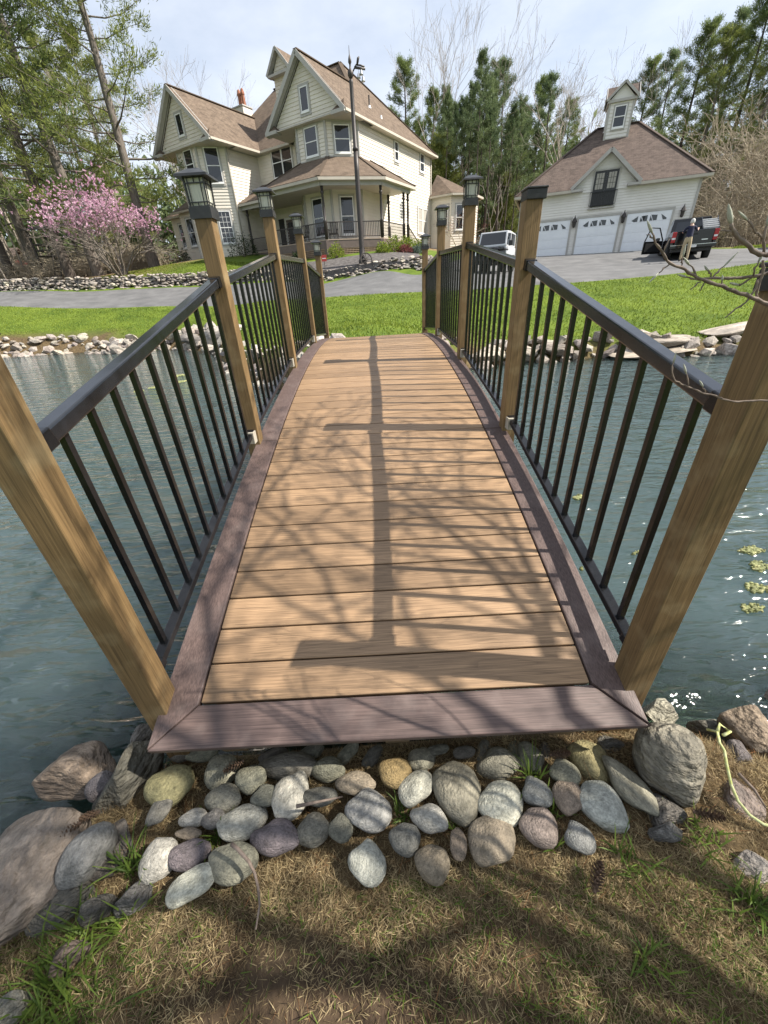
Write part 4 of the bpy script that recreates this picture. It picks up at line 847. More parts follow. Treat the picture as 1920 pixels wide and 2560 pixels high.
# ------------------------------------------------------------------ vegetation builders
def unit(v): return v/np.maximum(np.linalg.norm(v, axis=-1, keepdims=True), 1e-9)
def tubes(P0, P1, R0, R1, n=4):
    P0 = np.asarray(P0, float); P1 = np.asarray(P1, float); R0 = np.asarray(R0, float); R1 = np.asarray(R1, float); k = len(P0)
    d = unit(P1-P0); ref = np.where(np.abs(d[:, 2:3]) > .9, np.array([[1., 0, 0]]), np.array([[0, 0, 1.]])); a = unit(np.cross(d, ref)); b = np.cross(d, a)
    ang = np.arange(n)*2*PI/n; ring = a[:, None]*np.cos(ang)[None, :, None]+b[:, None]*np.sin(ang)[None, :, None]
    V = np.concatenate([P0[:, None]+ring*R0[:, None, None], P1[:, None]+ring*R1[:, None, None]], 1).reshape(-1, 3)
    base = (np.arange(k)*2*n)[:, None]; i = np.arange(n)[None]; j = (i+1) % n
    F = np.stack([base+i, base+j, base+n+j, base+n+i], -1).reshape(-1, 4)
    return V, F
def blades(C, D, ln, wd, tip=0.):
    """one pointed leaf or needle bundle at each C along D"""
    k = len(C); D = unit(D); side = unit(np.cross(D, rng.normal(size=(k, 3)))); ln = np.broadcast_to(ln, (k,))[:, None]; wd = np.broadcast_to(wd, (k,))[:, None]
    m_ = C+D*ln*.45
    V = np.stack([C-side*wd*.25, m_-side*wd*.5, C+D*ln, m_+side*wd*.5], 1).reshape(-1, 3)
    return V, np.arange(k*4).reshape(-1, 4)
def tree_from(segs, nside=4):
    s = np.array(segs); return tubes(s[:, 0:3], s[:, 3:6], s[:, 6], s[:, 7], nside)
def rv(n=3): return rng.normal(size=n)
def pine_meshes(name, H, r0, crown_from, wid, nl, per, need_len, need_w, mat_n, mat_b='bark_dark', dens=1., droop=.15, taper=.9):
    segs = []; nseg = 9; p = np.zeros(3); pts = [p.copy()]
    lean = rng.normal(size=2)*.012
    for i in range(nseg): p = p+np.array([lean[0]*H/nseg+rng.normal()*.05, lean[1]*H/nseg+rng.normal()*.05, H/nseg]); pts.append(p.copy())
    rr = lambda t: r0*(1-t)**.8+.02
    for i in range(nseg): segs.append([*pts[i], *pts[i+1], rr(i/nseg)*(1.25 if i == 0 else 1), rr((i+1)/nseg)])
    pts = np.array(pts); C = []; D = []
    def trunk(t): q = t*nseg; i = min(int(q), nseg-1); return pts[i]+(pts[i+1]-pts[i])*(q-i)
    for k in range(nl):
        t = crown_from+(1-crown_from)*((k+rng.random())/nl)**.9; t = min(t, .985); a = k*2.4+rng.normal()*.5
        s = (t-crown_from)/(1-crown_from); L = wid*(1-s)**taper*(.55+.6*rng.random())*(1 if s > .12 else .6+.4*rng.random())+.4
        d = np.array([math.cos(a), math.sin(a), .10+.55*s]); b = trunk(t); q = b.copy(); nn = 4
        for j in range(nn):
            dd = d+np.array([0, 0, (j-1.2)*.10-droop*.4])+rv()*.10; dd = dd/np.linalg.norm(dd); q2 = q+dd*L/nn
            segs.append([*q, *q2, max(.012, .055*(1-j/nn)*L/wid*min(r0*4, 1.6)), max(.008, .055*(1-(j+1)/nn)*L/wid*min(r0*4, 1.6))])
            if j > 0 or L < 1.5:
                for e in range(int(per*dens)):
                    f = rng.random(); c0 = q+(q2-q)*f; sd = np.cross(dd, [0, 0, 1.]); sd = sd/np.linalg.norm(sd)*(1 if rng.random() < .5 else -1)
                    tw = dd*.8+sd*(.9*rng.random())+np.array([0, 0, .25])+rv()*.15; tl = (.25+.5*rng.random())*max(.5, L*.28); c1 = c0+tw/np.linalg.norm(tw)*tl
                    if rng.random() < .4: segs.append([*c0, *c1, .012, .006])
                    C.append(c1); D.append(tw); C.append(c0+(c1-c0)*.55); D.append(tw)
            q = q2
        C.append(q); D.append(d)
    C = np.array(C); D = unit(np.array(D)); m_ = 15
    CC = np.repeat(C, m_, 0)+rng.normal(size=(len(C)*m_, 3))*.16; DD = np.repeat(D, m_, 0)+rng.normal(size=(len(C)*m_, 3))*.75+np.array([0, 0, .25])
    Vn, Fn = blades(CC, DD, need_len*rng.uniform(.6, 1.3, len(CC)), need_w*rng.uniform(.6, 1.4, len(CC)))
    Vt, Ft = tree_from(segs, 5)
    tm = mesh_np(name+'_trunk', Vt, Ft, True); tm.materials.append(MATS[mat_b]); cm = mesh_np(name+'_crown', Vn, Fn); cm.materials.append(MATS[mat_n])
    return tm, cm
def grow(segs, tips, p, d, L, r, depth, spread, up, kids, wob=.12, shrink=.72, minr=.004):
    nn = 3; q = p.copy()
    for j in range(nn):
        d = d+rv()*wob+np.array([0, 0, up]); d = d/np.linalg.norm(d); q2 = q+d*L/nn
        segs.append([*q, *q2, max(minr, r*(1-.3*j/nn)), max(minr, r*(1-.3*(j+1)/nn))])
        if depth > 0 and j > 0:
            for e in range(kids if j == nn-1 else max(1, kids-1)):
                sd = np.cross(d, rv()); sd = sd/np.linalg.norm(sd); nd_ = d*(1-.35*spread)+sd*spread*(.6+.6*rng.random())
                grow(segs, tips, q2.copy(), nd_/np.linalg.norm(nd_), L*shrink*(.75+.45*rng.random()), r*.58, depth-1, spread, up, kids, wob, shrink, minr)
        q = q2
    if depth == 0: tips.append([*q, *d])
def bare_mesh(name, H, r0, stems, depth, spread, up, kids, matn, nside=4, minr=.006, shrink=.72, first=.36):
    segs = []; tips = []
    for s in range(stems):
        a = rng.random()*6.28; d = np.array([math.cos(a)*.25*(stems > 1), math.sin(a)*.25*(stems > 1), 1.]); d /= np.linalg.norm(d)
        grow(segs, tips, np.array([math.cos(a)*.12*(stems > 1), math.sin(a)*.12*(stems > 1), -.1]), d, H*first, r0*(1 if stems == 1 else .7), depth, spread, up, kids, shrink=shrink, minr=minr)
    V, F = tree_from(segs, nside); zmax = V[:, 2].max(); V = V*(H/zmax)
    me = mesh_np(name, V, F, True); me.materials.append(MATS[matn]); return me, np.array(tips)*np.array([H/zmax]*3+[1]*3)
PINES = [pine_meshes('pineA', 20, .28, .20, 5.0, 58, 5, .27, .045, 'pine_needles', taper=.75), pine_meshes('pineB', 20, .22, .28, 5.0, 40, 5, .30, .050, 'pine_needles_dark', taper=.7, dens=.85),
         pine_meshes('pineC', 20, .32, .16, 6.0, 58, 5, .26, .042, 'pine_needles_yellow', 'bark_grey', taper=.75), pine_meshes('pineD', 20, .16, .62, 3.0, 26, 4, .30, .055, 'pine_needles_dark'),
         pine_meshes('pineE', 9, .14, .06, 2.9, 60, 4, .26, .045, 'pine_needles_yellow', 'bark_dark')]
BARES = [bare_mesh('bareA', 20, .15, 1, 6, .50, .11, 2, 'bark_pale', 3, minr=.009), bare_mesh('bareB', 18, .15, 1, 6, .52, .09, 2, 'bark_pale', 3, minr=.009), bare_mesh('bareC', 10, .10, 3, 4, .6, .05, 2, 'brush', 3, minr=.010), bare_mesh('bareD', 15, .09, 1, 3, .42, .12, 2, 'bark_pale', 3, minr=.010), bare_mesh('bareE', 9, .07, 5, 4, .75, .02, 2, 'brush', 3, minr=.010)]
def plant_tree(kind, var, x, y, h, label, group=None, rz=None, wide=1., lean=(0, 0)):
    base = {'p': 20., 'b': 20.}[kind]; rz = random.uniform(0, 6.28) if rz is None else rz
    z = gz(x, y)
    if kind == 'p':
        hh = 9. if var == 4 else 20.; s = h/hh; t = thing('pine_tree', label, 'tree', (x, y, z-.1), rz, group); t.rotation_euler = (lean[0], lean[1], rz)
        t.scale = (s*wide, s*wide, s); obj('trunk', PINES[var][0], None, t); obj('crown', PINES[var][1], None, t)
    else:
        hh = [20, 18, 10, 15, 9][var]; s = h/hh; t = thing('bare_tree', label, 'tree', (x, y, z-.1), rz, group); t.rotation_euler = (lean[0], lean[1], rz); t.scale = (s*wide, s*wide, s); obj('branches', BARES[var][0], None, t)
    return t
def bx_(px, py, Y): return float(at(px*1.1573, py*1.1573, y=Y)[0])   # where a picture column meets the ground Y metres ahead
# left of the house
plant_tree('p', 2, bx_(212, 588, 36.5), 36.5, 25, 'tall yellow-green pine with a pale trunk rising through the pink magnolia', rz=.6, wide=.95)
plant_tree('p', 2, bx_(335, 578, 37.5), 37.5, 23, 'broad yellow-green pine next to the left gable of the house', rz=2.2, wide=1.0)
plant_tree('p', 0, bx_(150, 592, 35.5), 35.5, 26, 'thick grey-trunked pine beside the wooden play tower', rz=4.0, wide=.9)
plant_tree('b', 1, bx_(250, 570, 40), 40, 17, 'bare grey tree forking above the pink magnolia', rz=1.)
for px, Y, h, v in ((285, 47, 17, 2), (20, 44, 22, 0), (245, 52, 19, 2), (130, 50, 23, 0), (-60, 44, 24, 0), (70, 41, 25, 2), (10, 37.5, 22, 0)):
    plant_tree('p', v, bx_(px, 560, Y), Y, h, ('yellow-green' if v == 2 else 'darker green')+' pine in the woods behind the pink magnolia', 'pines behind the magnolia')
for px, Y, h in ((-30, 36, 14), (5, 39, 15), (25, 43, 13), (45, 38, 13), (62, 42, 15), (80, 46, 14), (-60, 40, 15), (100, 44, 13), (35, 49, 16), (-10, 47, 15), (120, 52, 15), (70, 54, 16), (0, 33.5, 9)):
    plant_tree('b', 3, bx_(px, 570, Y), Y, h, 'slender bare sapling in the woods left of the play tower', 'bare saplings at the left woods')
# behind and between the buildings
plant_tree('b', 0, bx_(968, 470, 56), 56, 21.5, 'tall pale leafless tree between the house and the pines', rz=2.)
plant_tree('b', 1, bx_(1215, 420, 52), 52, 19.5, 'spreading leafless tree behind the garage roof', rz=.5, wide=1.05)
plant_tree('b', 1, bx_(1290, 430, 55), 55, 17, 'spreading leafless tree next to the garage cupola', rz=3.5)
for px, Y, h, v in ((1045, 62, 18, 1), (1075, 56, 16.5, 1), (1010, 66, 15, 0), (1140, 64, 17.5, 0), (1165, 58, 16, 1), (935, 60, 15.5, 0), (880, 62, 18.5, 0), (910, 70, 15, 1), (1110, 70, 16, 1), (1200, 66, 16, 0), (1090, 62, 14, 0)):
    plant_tree('p', v, bx_(px, 480, Y), Y, h, ('tall dark' if v else 'tall mid-green')+' pine in the woods between house and garage', 'pines between house and garage')
plant_tree('p', 4, bx_(955, 520, 50), 50, 9.5, 'young bright green pine behind the sunroom roof', rz=1.)
plant_tree('p', 4, bx_(1085, 525, 60), 60, 8, 'young bright green pine under the tall dark trunks', rz=2.)
for i in range(30):
    px = random.uniform(950, 1150); Y = random.uniform(47, 66)
    if i < 22: plant_tree('p', 3, bx_(px, 500, Y), Y, random.uniform(11, 15), 'thin dark-trunked pine in the woods between house and garage', 'thin trunks between house and garage', wide=.75)
    else: plant_tree('b', 3, bx_(px, 500, Y), Y, random.uniform(8, 12), 'slender bare tree among the thin dark trunks', 'bare trees between house and garage')
for px, Y, h in ((430, 58, 19), (455, 62, 20), (485, 60, 18), (560, 64, 19)): plant_tree('b', 1, bx_(px, 480, Y), Y, h, 'leafless tree top showing above the left house roof', 'bare trees behind the house')
# right of the garage
for px, Y, h, v in ((1430, 52, 17.5, 0), (1475, 48, 16, 2), (1530, 50, 19, 0), (1570, 46, 17, 2), (1610, 48, 21, 0), (1670, 46, 21, 1), (1390, 60, 18, 1), (1500, 58, 20, 1), (1730, 50, 22, 0), (1340, 62, 18, 0)):
    plant_tree('p', v, bx_(px, 470, Y), Y, h, ('dark green', 'blackish green', 'yellow-green')[v]+' pine behind the brush right of the garage', 'pines right of the garage')
for px, Y, h, v in ((1540, 41, 9.5, 2), (1580, 39, 10, 4), (1620, 37, 10.5, 2), (1650, 36, 10, 4), (1690, 38, 11, 2), (1600, 43, 11, 4), (1560, 36.5, 6.5, 4), (1640, 33.5, 7, 4), (1720, 35, 9, 2), (1660, 42, 12, 2), (1520, 45, 10, 4), (1590, 34.5, 5.5, 2)):
    plant_tree('b', v, bx_(px, 510, Y), Y, h, ('upright' if v == 2 else 'low spreading')+' leafless thicket tree right of the garage', 'thicket right of the garage', wide=1.25)
# undergrowth and the far wood, each one mass
def thicket(name, boxes, n, lab=None):
    P0 = []; P1 = []
    for x0, x1, y0, y1, h in boxes:
        x = rng.uniform(x0, x1, n); y = rng.uniform(y0, y1, n); z = gz(x, y); hh = h*rng.uniform(.3, 1, n)
        a = np.c_[x, y, z]; b = a+np.c_[rng.normal(size=n)*.35*hh, rng.normal(size=n)*.35*hh, hh]; P0.append(a); P1.append(b)
        c = a+(b-a)*rng.uniform(.3, .9, n)[:, None]; P0.append(c); P1.append(c+np.c_[rng.normal(size=n)*.5*hh, rng.normal(size=n)*.5*hh, .35*hh*rng.uniform(-.2, 1, n)])
        c = a+(b-a)*rng.uniform(.3, .95, n)[:, None]; P0.append(c); P1.append(c+np.c_[rng.normal(size=n)*.4*hh, rng.normal(size=n)*.4*hh, .3*hh*rng.uniform(-.2, 1, n)])
    P0 = np.concatenate(P0); P1 = np.concatenate(P1); r = rng.uniform(.008, .022, len(P0))
    V, F = tubes(P0, P1, r, r*.4, 3); o = obj(name, mesh_np(name, V, F, True), 'brush'); o['kind'] = 'stuff'; tag(o, lab, 'brush'); return o
thicket('undergrowth', [(-48, -21, 37.5, 48, 2.6), (-34, -20, 36.5, 42, 1.6)], 2600, 'tan leafless undergrowth in the left woods')
thicket('undergrowth', [(24, 52, 34, 46, 4.0), (24, 46, 32.5, 37, 2.4), (22, 60, 44, 55, 6)], 2600, 'tan leafless brush right of the garage')
thicket('undergrowth', [(2, 22, 52, 64, 2.2)], 1500, 'low brush under the pines between the buildings')
C = []; 
for i in range(900):
    x = rng.uniform(-110, 110); y = rng.uniform(78, 100)-abs(x)*.12; h = rng.uniform(9, 15); z0 = gz(x, y)
    for k in range(16): t = rng.random(); C.append([x+rng.normal()*(1-t)*2.0, y+rng.normal()*(1-t)*2.0, z0+.5+h*t])
C = np.array(C); C = np.repeat(C, 5, 0)+rng.normal(size=(len(C)*5, 3))*.5
V, F = blades(C, rng.normal(size=C.shape)+np.array([0, 0, .3]), 1.3, .55); o = obj('distant_woods', mesh_np('distant_woods', V, F), 'pine_needles_dark'); tag(o, 'far dark wood closing the view behind the nearer trees', 'woods', kind='stuff')
# pink magnolia
mg = thing('magnolia_tree', 'spreading magnolia covered in pink blossom beside the play tower', 'tree', (bx_(258, 580, 33.0), 33.0, gz(bx_(258, 580, 33.0), 33.0)))
segs = []; tips = []
for s in range(9):
    a = s*.7+.3; d = np.array([math.cos(a)*.62, math.sin(a)*.62, 1.]); d /= np.linalg.norm(d); grow(segs, tips, np.array([math.cos(a)*.2, math.sin(a)*.2, -.1]), d, 2.3, .085, 4, .62, .02, 2, minr=.008)
V, F = tree_from(segs, 4); sc = np.array([.95, .95, 5.6/V[:, 2].max()]); V = V*sc; obj('branches', mesh_np('magnolia_branches', V, F, True), 'bark_grey', mg)
T = np.array(tips)[:, :3]*sc; q = T[(T[:, 2] > 2.6) | (rng.random(len(T)) < .12)]; q = q[rng.random(len(q)) < .95]
q = np.concatenate([q, q+rng.normal(size=q.shape)*.22, q+rng.normal(size=q.shape)*.3]); q = q[(q[:, 2]-2.2)/3.8 > rng.random(len(q))*.75]
q = np.concatenate([q, q+rng.normal(size=q.shape)*.16, q+rng.normal(size=q.shape)*.2]); CC = np.repeat(q, 6, 0); V, F = blades(CC, rng.normal(size=CC.shape)+np.array([0, 0, .7]), .105, .07); obj('blossoms', mesh_np('blossoms', V, F), 'blossom', mg)
# shrubs
def shrub(x, y, r, h, mname, label, n=900, ln=.12, wd=.06, group=None, name='shrub', zoff=0.):
    z = gz(x, y); t = thing(name, label, 'shrub', (x, y, z+zoff), 0, group)
    d = unit(rng.normal(size=(n, 3))); d[:, 2] = np.abs(d[:, 2]); rr = rng.random(n)**.35
    lump = 1+.22*np.sin(d[:, 0]*5+x)*np.sin(d[:, 1]*6+y)
    P = d*np.array([r, r, h])*(rr*lump)[:, None]+np.array([0, 0, .03]); V, F = blades(P, d+rng.normal(size=(n, 3))*.5, ln*rng.uniform(.6, 1.3, n), wd)
    obj('foliage', mesh_np('foliage', V, F), mname, t); k = 14
    e = unit(rng.normal(size=(k, 3))); e[:, 2] = np.abs(e[:, 2])+.3; V, F = tubes(np.zeros((k, 3)), e*np.array([r, r, h])*.75, np.full(k, .015), np.full(k, .006), 3); obj('stems', mesh_np('stems', V, F), 'twig', t); return t
def hl(u, v): return (-.628+u*math.cos(HA)+v*math.sin(HA), 33.0-u*math.sin(HA)+v*math.cos(HA))
for (u, v, r, h, mm, lab) in ((.3, -3.6, .55, .75, 'shrub_green', 'bright yellow-green bush in front of the porch lattice'), (2.75, -1.6, .5, .55, 'shrub_green', 'low yellow-green bush at the foot of the bell pole side bed'), (2.9, -.4, .5, .9, 'shrub_green', 'leafy green bush against the porch corner'), (3.2, .9, .65, .8, 'shrub_green', 'yellow-green bush below the porch stairs'), (3.6, -.1, .55, .4, 'shrub_red', 'low dark red shrub in the front bed'), (4.0, 1.2, .45, .45, 'shrub_blue', 'blue-grey cushion shrub above the stone wall'), (4.1, .4, .35, .35, 'shrub_blue', 'small blue-grey cushion shrub beside the red shrub'), (3.4, 2.4, .5, .7, 'shrub_green', 'yellow-green bush near the stair railing'), (-9.2, -3.0, 1.15, 1.5, 'shrub_dark', 'large dark rhododendron in the house corner'), (-2.6, -4.2, .4, .5, 'shrub_dark', 'dark leafy plant by the porch skirt')):
    x, y = hl(u, v); shrub(x, y, r, h, mm, lab, n=1100 if r > .6 else 700)
x, y = hl(-15.9, -4.4); shrub(x, y, .95, 1.1, 'shrub_red', 'rounded reddish bare shrub under the left wing windows', n=500, ln=.1, wd=.03)
x, y = hl(-14.4, -4.6); shrub(x, y, .35, .8, 'shrub_dark', 'narrow dark evergreen by the left wing', n=400)
x, y = hl(3.6, 9.6); rm, rt_ = bare_mesh('red_maple', 2.9, .05, 4, 3, .6, .04, 2, 'brush', 3, minr=.006)
jm = thing('japanese_maple', 'small weeping maple with reddish leaves before the sunroom', 'tree', (x, y, gz(x, y))); obj('branches', rm, None, jm)
CC = np.repeat(rt_[:, :3], 6, 0)+rng.normal(size=(len(rt_)*6, 3))*.15; V, F = blades(CC, rng.normal(size=CC.shape), .09, .04); obj('leaves', mesh_np('leaves', V, F), 'shrub_red', jm)
# lawn grass as blades (nobody could count it)
def lawn(name, poly, n, h, w, mname, lab, holes=True):
    poly = np.array(poly, float); lo, hi = poly.min(0), poly.max(0); x = rng.uniform(lo[0], hi[0], n); y = rng.uniform(lo[1], hi[1], n); ins = np.zeros(n, bool)
    for a, b in zip(poly, np.roll(poly, -1, 0)):
        c = (a[1] > y) != (b[1] > y)
        with np.errstate(divide='ignore', invalid='ignore'): ins ^= c & (x < a[0]+(y-a[1])*(b[0]-a[0])/(b[1]-a[1]))
    x, y = x[ins], y[ins]
    sd = pond_sd(x, y); k = sd > np.where((x < -7) & (y < 22), 1.25, .5); x, y = x[k], y[k]
    z = gz(x, y); m_ = len(x); hh = h*rng.uniform(.5, 1.3, m_)
    V, F = blades(np.c_[x, y, z-.01], np.c_[rng.normal(size=(m_, 2))*.45, np.ones(m_)], hh, w*rng.uniform(.7, 1.3, m_)); o = obj(name, mesh_np(name, V, F), mname); tag(o, lab, 'grass', kind='stuff'); return o
inner = [(p[0], p[1]-.05) for p in DN[3:13]]
lawn('lawn_grass', [(-22, 17.5), (-13, 18.4), (-9, 17.6), (-6.2, 15.6), (-4.2, 11.5), (-2.6, 9.2)]+[(-.9, 7.0), (.9, 7.0)]+[(2, 9.3), (9, 9.7), (14, 8.6), (20, 7), (24, 21)]+inner[::-1], 210000, .075, .022, 'lawn_blade', 'mown bright green lawn sloping from pond to driveway')
lawn('lawn_grass', [(-24, 30.3), (-12, 29.4), (-6, 28.4), (-5, 30.5), (-12, 34.6), (-17, 36), (-22, 34)], 40000, .08, .03, 'lawn_blade', 'strip of green lawn above the left stone wall')
lawn('lawn_grass', [(24, 29.6), (40, 30), (40, 32.5), (26, 31.5)], 16000, .12, .03, 'lawn_blade', 'green verge beyond the drive by the thicket')
# ------------------------------------------------------------------ stones
def rock_mesh(name, flat=.7, ang=0., sub=3, seed=0):
    """a unit boulder; ang > 0 cuts it into planes like split slate"""
    r_ = np.random.default_rng(seed); import bmesh
    bm = bmesh.new(); bmesh.ops.create_icosphere(bm, subdivisions=sub, radius=1.); V = np.array([v.co[:] for v in bm.verts]); F = np.array([[v.index for v in f.verts] for f in bm.faces]); bm.free()
    if ang:
        for k in range(11):
            n_ = unit(r_.normal(size=3)); dcut = r_.uniform(.50, .80); h = V@n_; ov = np.maximum(h-dcut, 0); V = V-np.outer(ov*ang, n_)
    ph = r_.uniform(0, 6, 9); lump = .10*np.sin(V[:, 0]*2.3+ph[0])*np.cos(V[:, 1]*2.7+ph[1])+.07*np.sin(V[:, 2]*3.1+ph[2]+V[:, 0]*1.4)+.05*np.sin(V[:, 0]*4.1+V[:, 1]*3.3+ph[6])
    if not ang:
        for k in range(5): n_ = unit(r_.normal(size=3)*np.array([1, 1, .5])); dcut = r_.uniform(.62, .85); h = V@n_; V = V-np.outer(np.maximum(h-dcut, 0)*.6, n_)
    fine = .022*np.sin(V[:, 0]*7+ph[3])*np.sin(V[:, 1]*8+ph[4])*np.sin(V[:, 2]*7.5+ph[5]) if ang else .006*np.sin(V[:, 0]*6+ph[3])*np.sin(V[:, 1]*7+ph[4])
    if ang and sub > 3:
        for a_, q_ in ((.035, 4.7), (.020, 9.3), (.012, 19.), (.006, 37.)): w_ = r_.normal(size=(3, 3))*.6+np.eye(3); U_ = V@w_.T*q_+r_.uniform(0, 6, 3); fine = fine-a_*np.abs(np.sin(U_[:, 0]+np.sin(U_[:, 1])))*np.abs(np.cos(U_[:, 1]*.9+np.sin(U_[:, 2])))
    V = V*(1+lump+fine)[:, None]
    # superellipse-ish bellies for river stones
    return mesh_np(name, V*np.array([1, 1, flat]), F, ang == 0 or sub >= 3)
COB = [rock_mesh('cobble_%d' % i, 1., 0., 3, 100+i) for i in range(7)]
SLA = [rock_mesh('slab_%d' % i, 1., .93, 4, 200+i) for i in range(7)]
WST = [rock_mesh('wallstone_%d' % i, 1., .95, 1, 300+i) for i in range(10)]
SLA.append(rock_mesh('slab_7', 1., .62, 4, 413))
for me in COB: me.materials.append(MATS['stone'])
for me in SLA: me.materials.append(MATS['slate'])
for me in WST: me.materials.append(MATS['wall_stone']); me.polygons.foreach_set('use_smooth', [False]*len(me.polygons))
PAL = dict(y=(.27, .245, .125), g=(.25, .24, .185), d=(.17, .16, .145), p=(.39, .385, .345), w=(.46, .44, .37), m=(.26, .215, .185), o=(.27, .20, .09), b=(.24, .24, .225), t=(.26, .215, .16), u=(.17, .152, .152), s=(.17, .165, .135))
def shade(c, a, b): k = random.uniform(a, b); return [v*k*random.uniform(.97, 1.03) for v in c]
def stone(zx, zy, w, h, ang, col, label, off=0, z=-.17, tall=None, slab=False, group='round stones set before the bridge', name='cobble', tilt=0., sink=.52, seed=None):
    """centre and size come from the photo; the stone rests on the bank at height z"""
    k = .5787; cx, cy = off+zx*k, 1650+zy*k
    c = at(cx, cy, z=z); a = at(cx+w*k/2, cy, z=z); b = at(cx, cy+h*k/2, z=z)
    rx = float(np.linalg.norm(a-c))*1.13; ry = float(np.linalg.norm(b-c))*1.13; rz_ = tall or .62*min(rx, ry)
    ry *= .93
    i = seed if seed is not None else random.randrange(7); me = (SLA if slab else COB)[i]
    o = obj(name, me, None, None, (c[0], c[1], z-rz_*sink+.0), (tilt, random.uniform(-.15, .15), R(ang)+ROLL*0), (rx, ry, rz_), shade(PAL[col], .88, 1.12))
    tag(o, label, 'rock' if slab else 'stone', group); return o
Lf = [ # left half: pixel x, y, width, height in the photo, turn, colour, label
(725, 522, 178, 170, 10, 'y', 'round yellow-green cobble under the left corner of the deck'), (955, 465, 120, 150, -15, 'g', 'olive egg-shaped cobble half under the deck edge beside a pine cone'), (1080, 500, 118, 120, 0, 'g', 'olive cobble behind the pine cone under the deck edge'),
(1255, 450, 250, 120, 0, 's', 'wide dark flat cobble tucked under the deck edge'), (1420, 465, 135, 112, 0, 'g', 'split olive cobble under the deck edge next to the wide dark one'), (965, 590, 150, 125, 0, 'g', 'grey-green round cobble behind the pale blue-white one'),
(1255, 572, 130, 225, -28, 'w', 'long pale cobble leaning among the darker stones'), (1145, 580, 105, 100, 20, 's', 'small dark angular cobble left of the long pale one'), (1540, 525, 160, 105, 0, 't', 'tan cobble strewn with pine needles near the deck edge'),
(1045, 685, 185, 155, 15, 'p', 'pale blue-white cobble among green tufts'), (1188, 757, 185, 152, -5, 'u', 'dark purple-grey blocky cobble in the outer row'), (838, 678, 112, 80, 10, 'w', 'small pale flat cobble above the grass tuft'),
(920, 680, 92, 82, 0, 'd', 'small dark grey cobble behind the grass tuft'), (682, 645, 80, 130, 0, 'd', 'narrow grey cobble below the yellow-green round one'), (685, 845, 128, 190, -25, 'p', 'white-green tilted cobble in the grass tuft'),
(815, 828, 152, 132, 10, 'u', 'purple-grey smooth cobble behind the cream one'), (820, 965, 192, 160, 15, 'w', 'cream-white egg-shaped cobble at the bare earth'), (1003, 858, 188, 185, 0, 'g', 'large grey-green cobble under a broken twig'),
(1355, 725, 132, 155, 15, 's', 'grey upright cobble right of the purple-grey block'), (1470, 720, 92, 130, 0, 's', 'narrow mossy grey cobble beside the grey upright one'), (1590, 637, 172, 195, 0, 'b', 'big grey cobble with pale lichen specks in the middle row'),
(1585, 865, 142, 205, -8, 'p', 'pale oval cobble alone in the outer row before the bare earth'), (1380, 580, 135, 85, 0, 's', 'low grey cobble under a short stick'), (812, 745, 95, 52, 0, 't', 'small tan cobble under the grass tuft')]
for t in Lf:
    under = t[1] < 480; stone(*t, off=0, z=-.20 if under else -.165)
Rt = [(50, 470, 132, 138, 0, 'o', 'round ochre cobble near the middle of the deck edge'), (160, 422, 112, 112, 0, 'g', 'round olive cobble right of the ochre one'), (136, 545, 150, 148, 20, 'w', 'pale cream cobble below the ochre one'),
(316, 540, 184, 285, 3, 'g', 'largest long grey-green cobble pointing at the deck'), (495, 440, 160, 130, 5, 'g', 'olive cobble with a flat top under the deck edge'), (508, 600, 190, 200, 20, 'w', 'white fractured cobble with mauve stains'),
(632, 415, 100, 130, 15, 'g', 'olive cobble behind the grass under the right deck half'), (660, 562, 118, 135, 15, 'b', 'blue-grey egg-shaped cobble right of the white fractured one'), (797, 580, 122, 160, 10, 't', 'tan brown egg-shaped cobble in the middle row'),
(895, 420, 158, 190, 0, 'y', 'pale yellowish block cobble under the right deck corner'), (945, 607, 170, 220, 25, 'p', 'large pale grey-green cobble right of the tan brown one'), (1062, 530, 120, 265, 22, 'g', 'long leaning cobble with a white chip beside the big boulder'),
(198, 677, 140, 122, -15, 'p', 'pale cobble with a dark cap in the outer row'), (90, 760, 122, 150, 10, 'd', 'dull grey cobble left of the pale capped one'), (210, 865, 138, 180, 5, 't', 'tan grey cobble sunk deepest in the worn lawn'),
(318, 790, 66, 142, -5, 't', 'slim sandy cobble between two bigger ones'), (465, 765, 194, 250, 0, 't', 'biggest pitted grey cobble in the outer row'), (672, 705, 152, 175, 20, 'm', 'mauve smooth cobble right of the pitted one'),
(846, 760, 110, 140, 5, 'b', 'small blue-grey cobble at the right end of the outer row'), (782, 475, 110, 115, 0, 'g', 'olive cobble between the grass and the yellowish block'),
(345, 395, 90, 60, 0, 's', 'small dark cobble under the deck behind the largest long one'), (230, 385, 90, 50, 0, 's', 'small dark cobble under the deck near the ochre one')]
for t in Rt:
    under = t[1] < 445; stone(*t, off=960, z=-.20 if under else -.165)
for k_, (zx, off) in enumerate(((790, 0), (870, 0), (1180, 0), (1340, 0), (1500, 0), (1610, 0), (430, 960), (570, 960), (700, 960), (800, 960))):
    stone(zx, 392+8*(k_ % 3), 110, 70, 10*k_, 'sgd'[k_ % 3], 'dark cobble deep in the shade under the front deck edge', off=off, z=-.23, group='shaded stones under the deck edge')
B = 'rocks along the near bank'
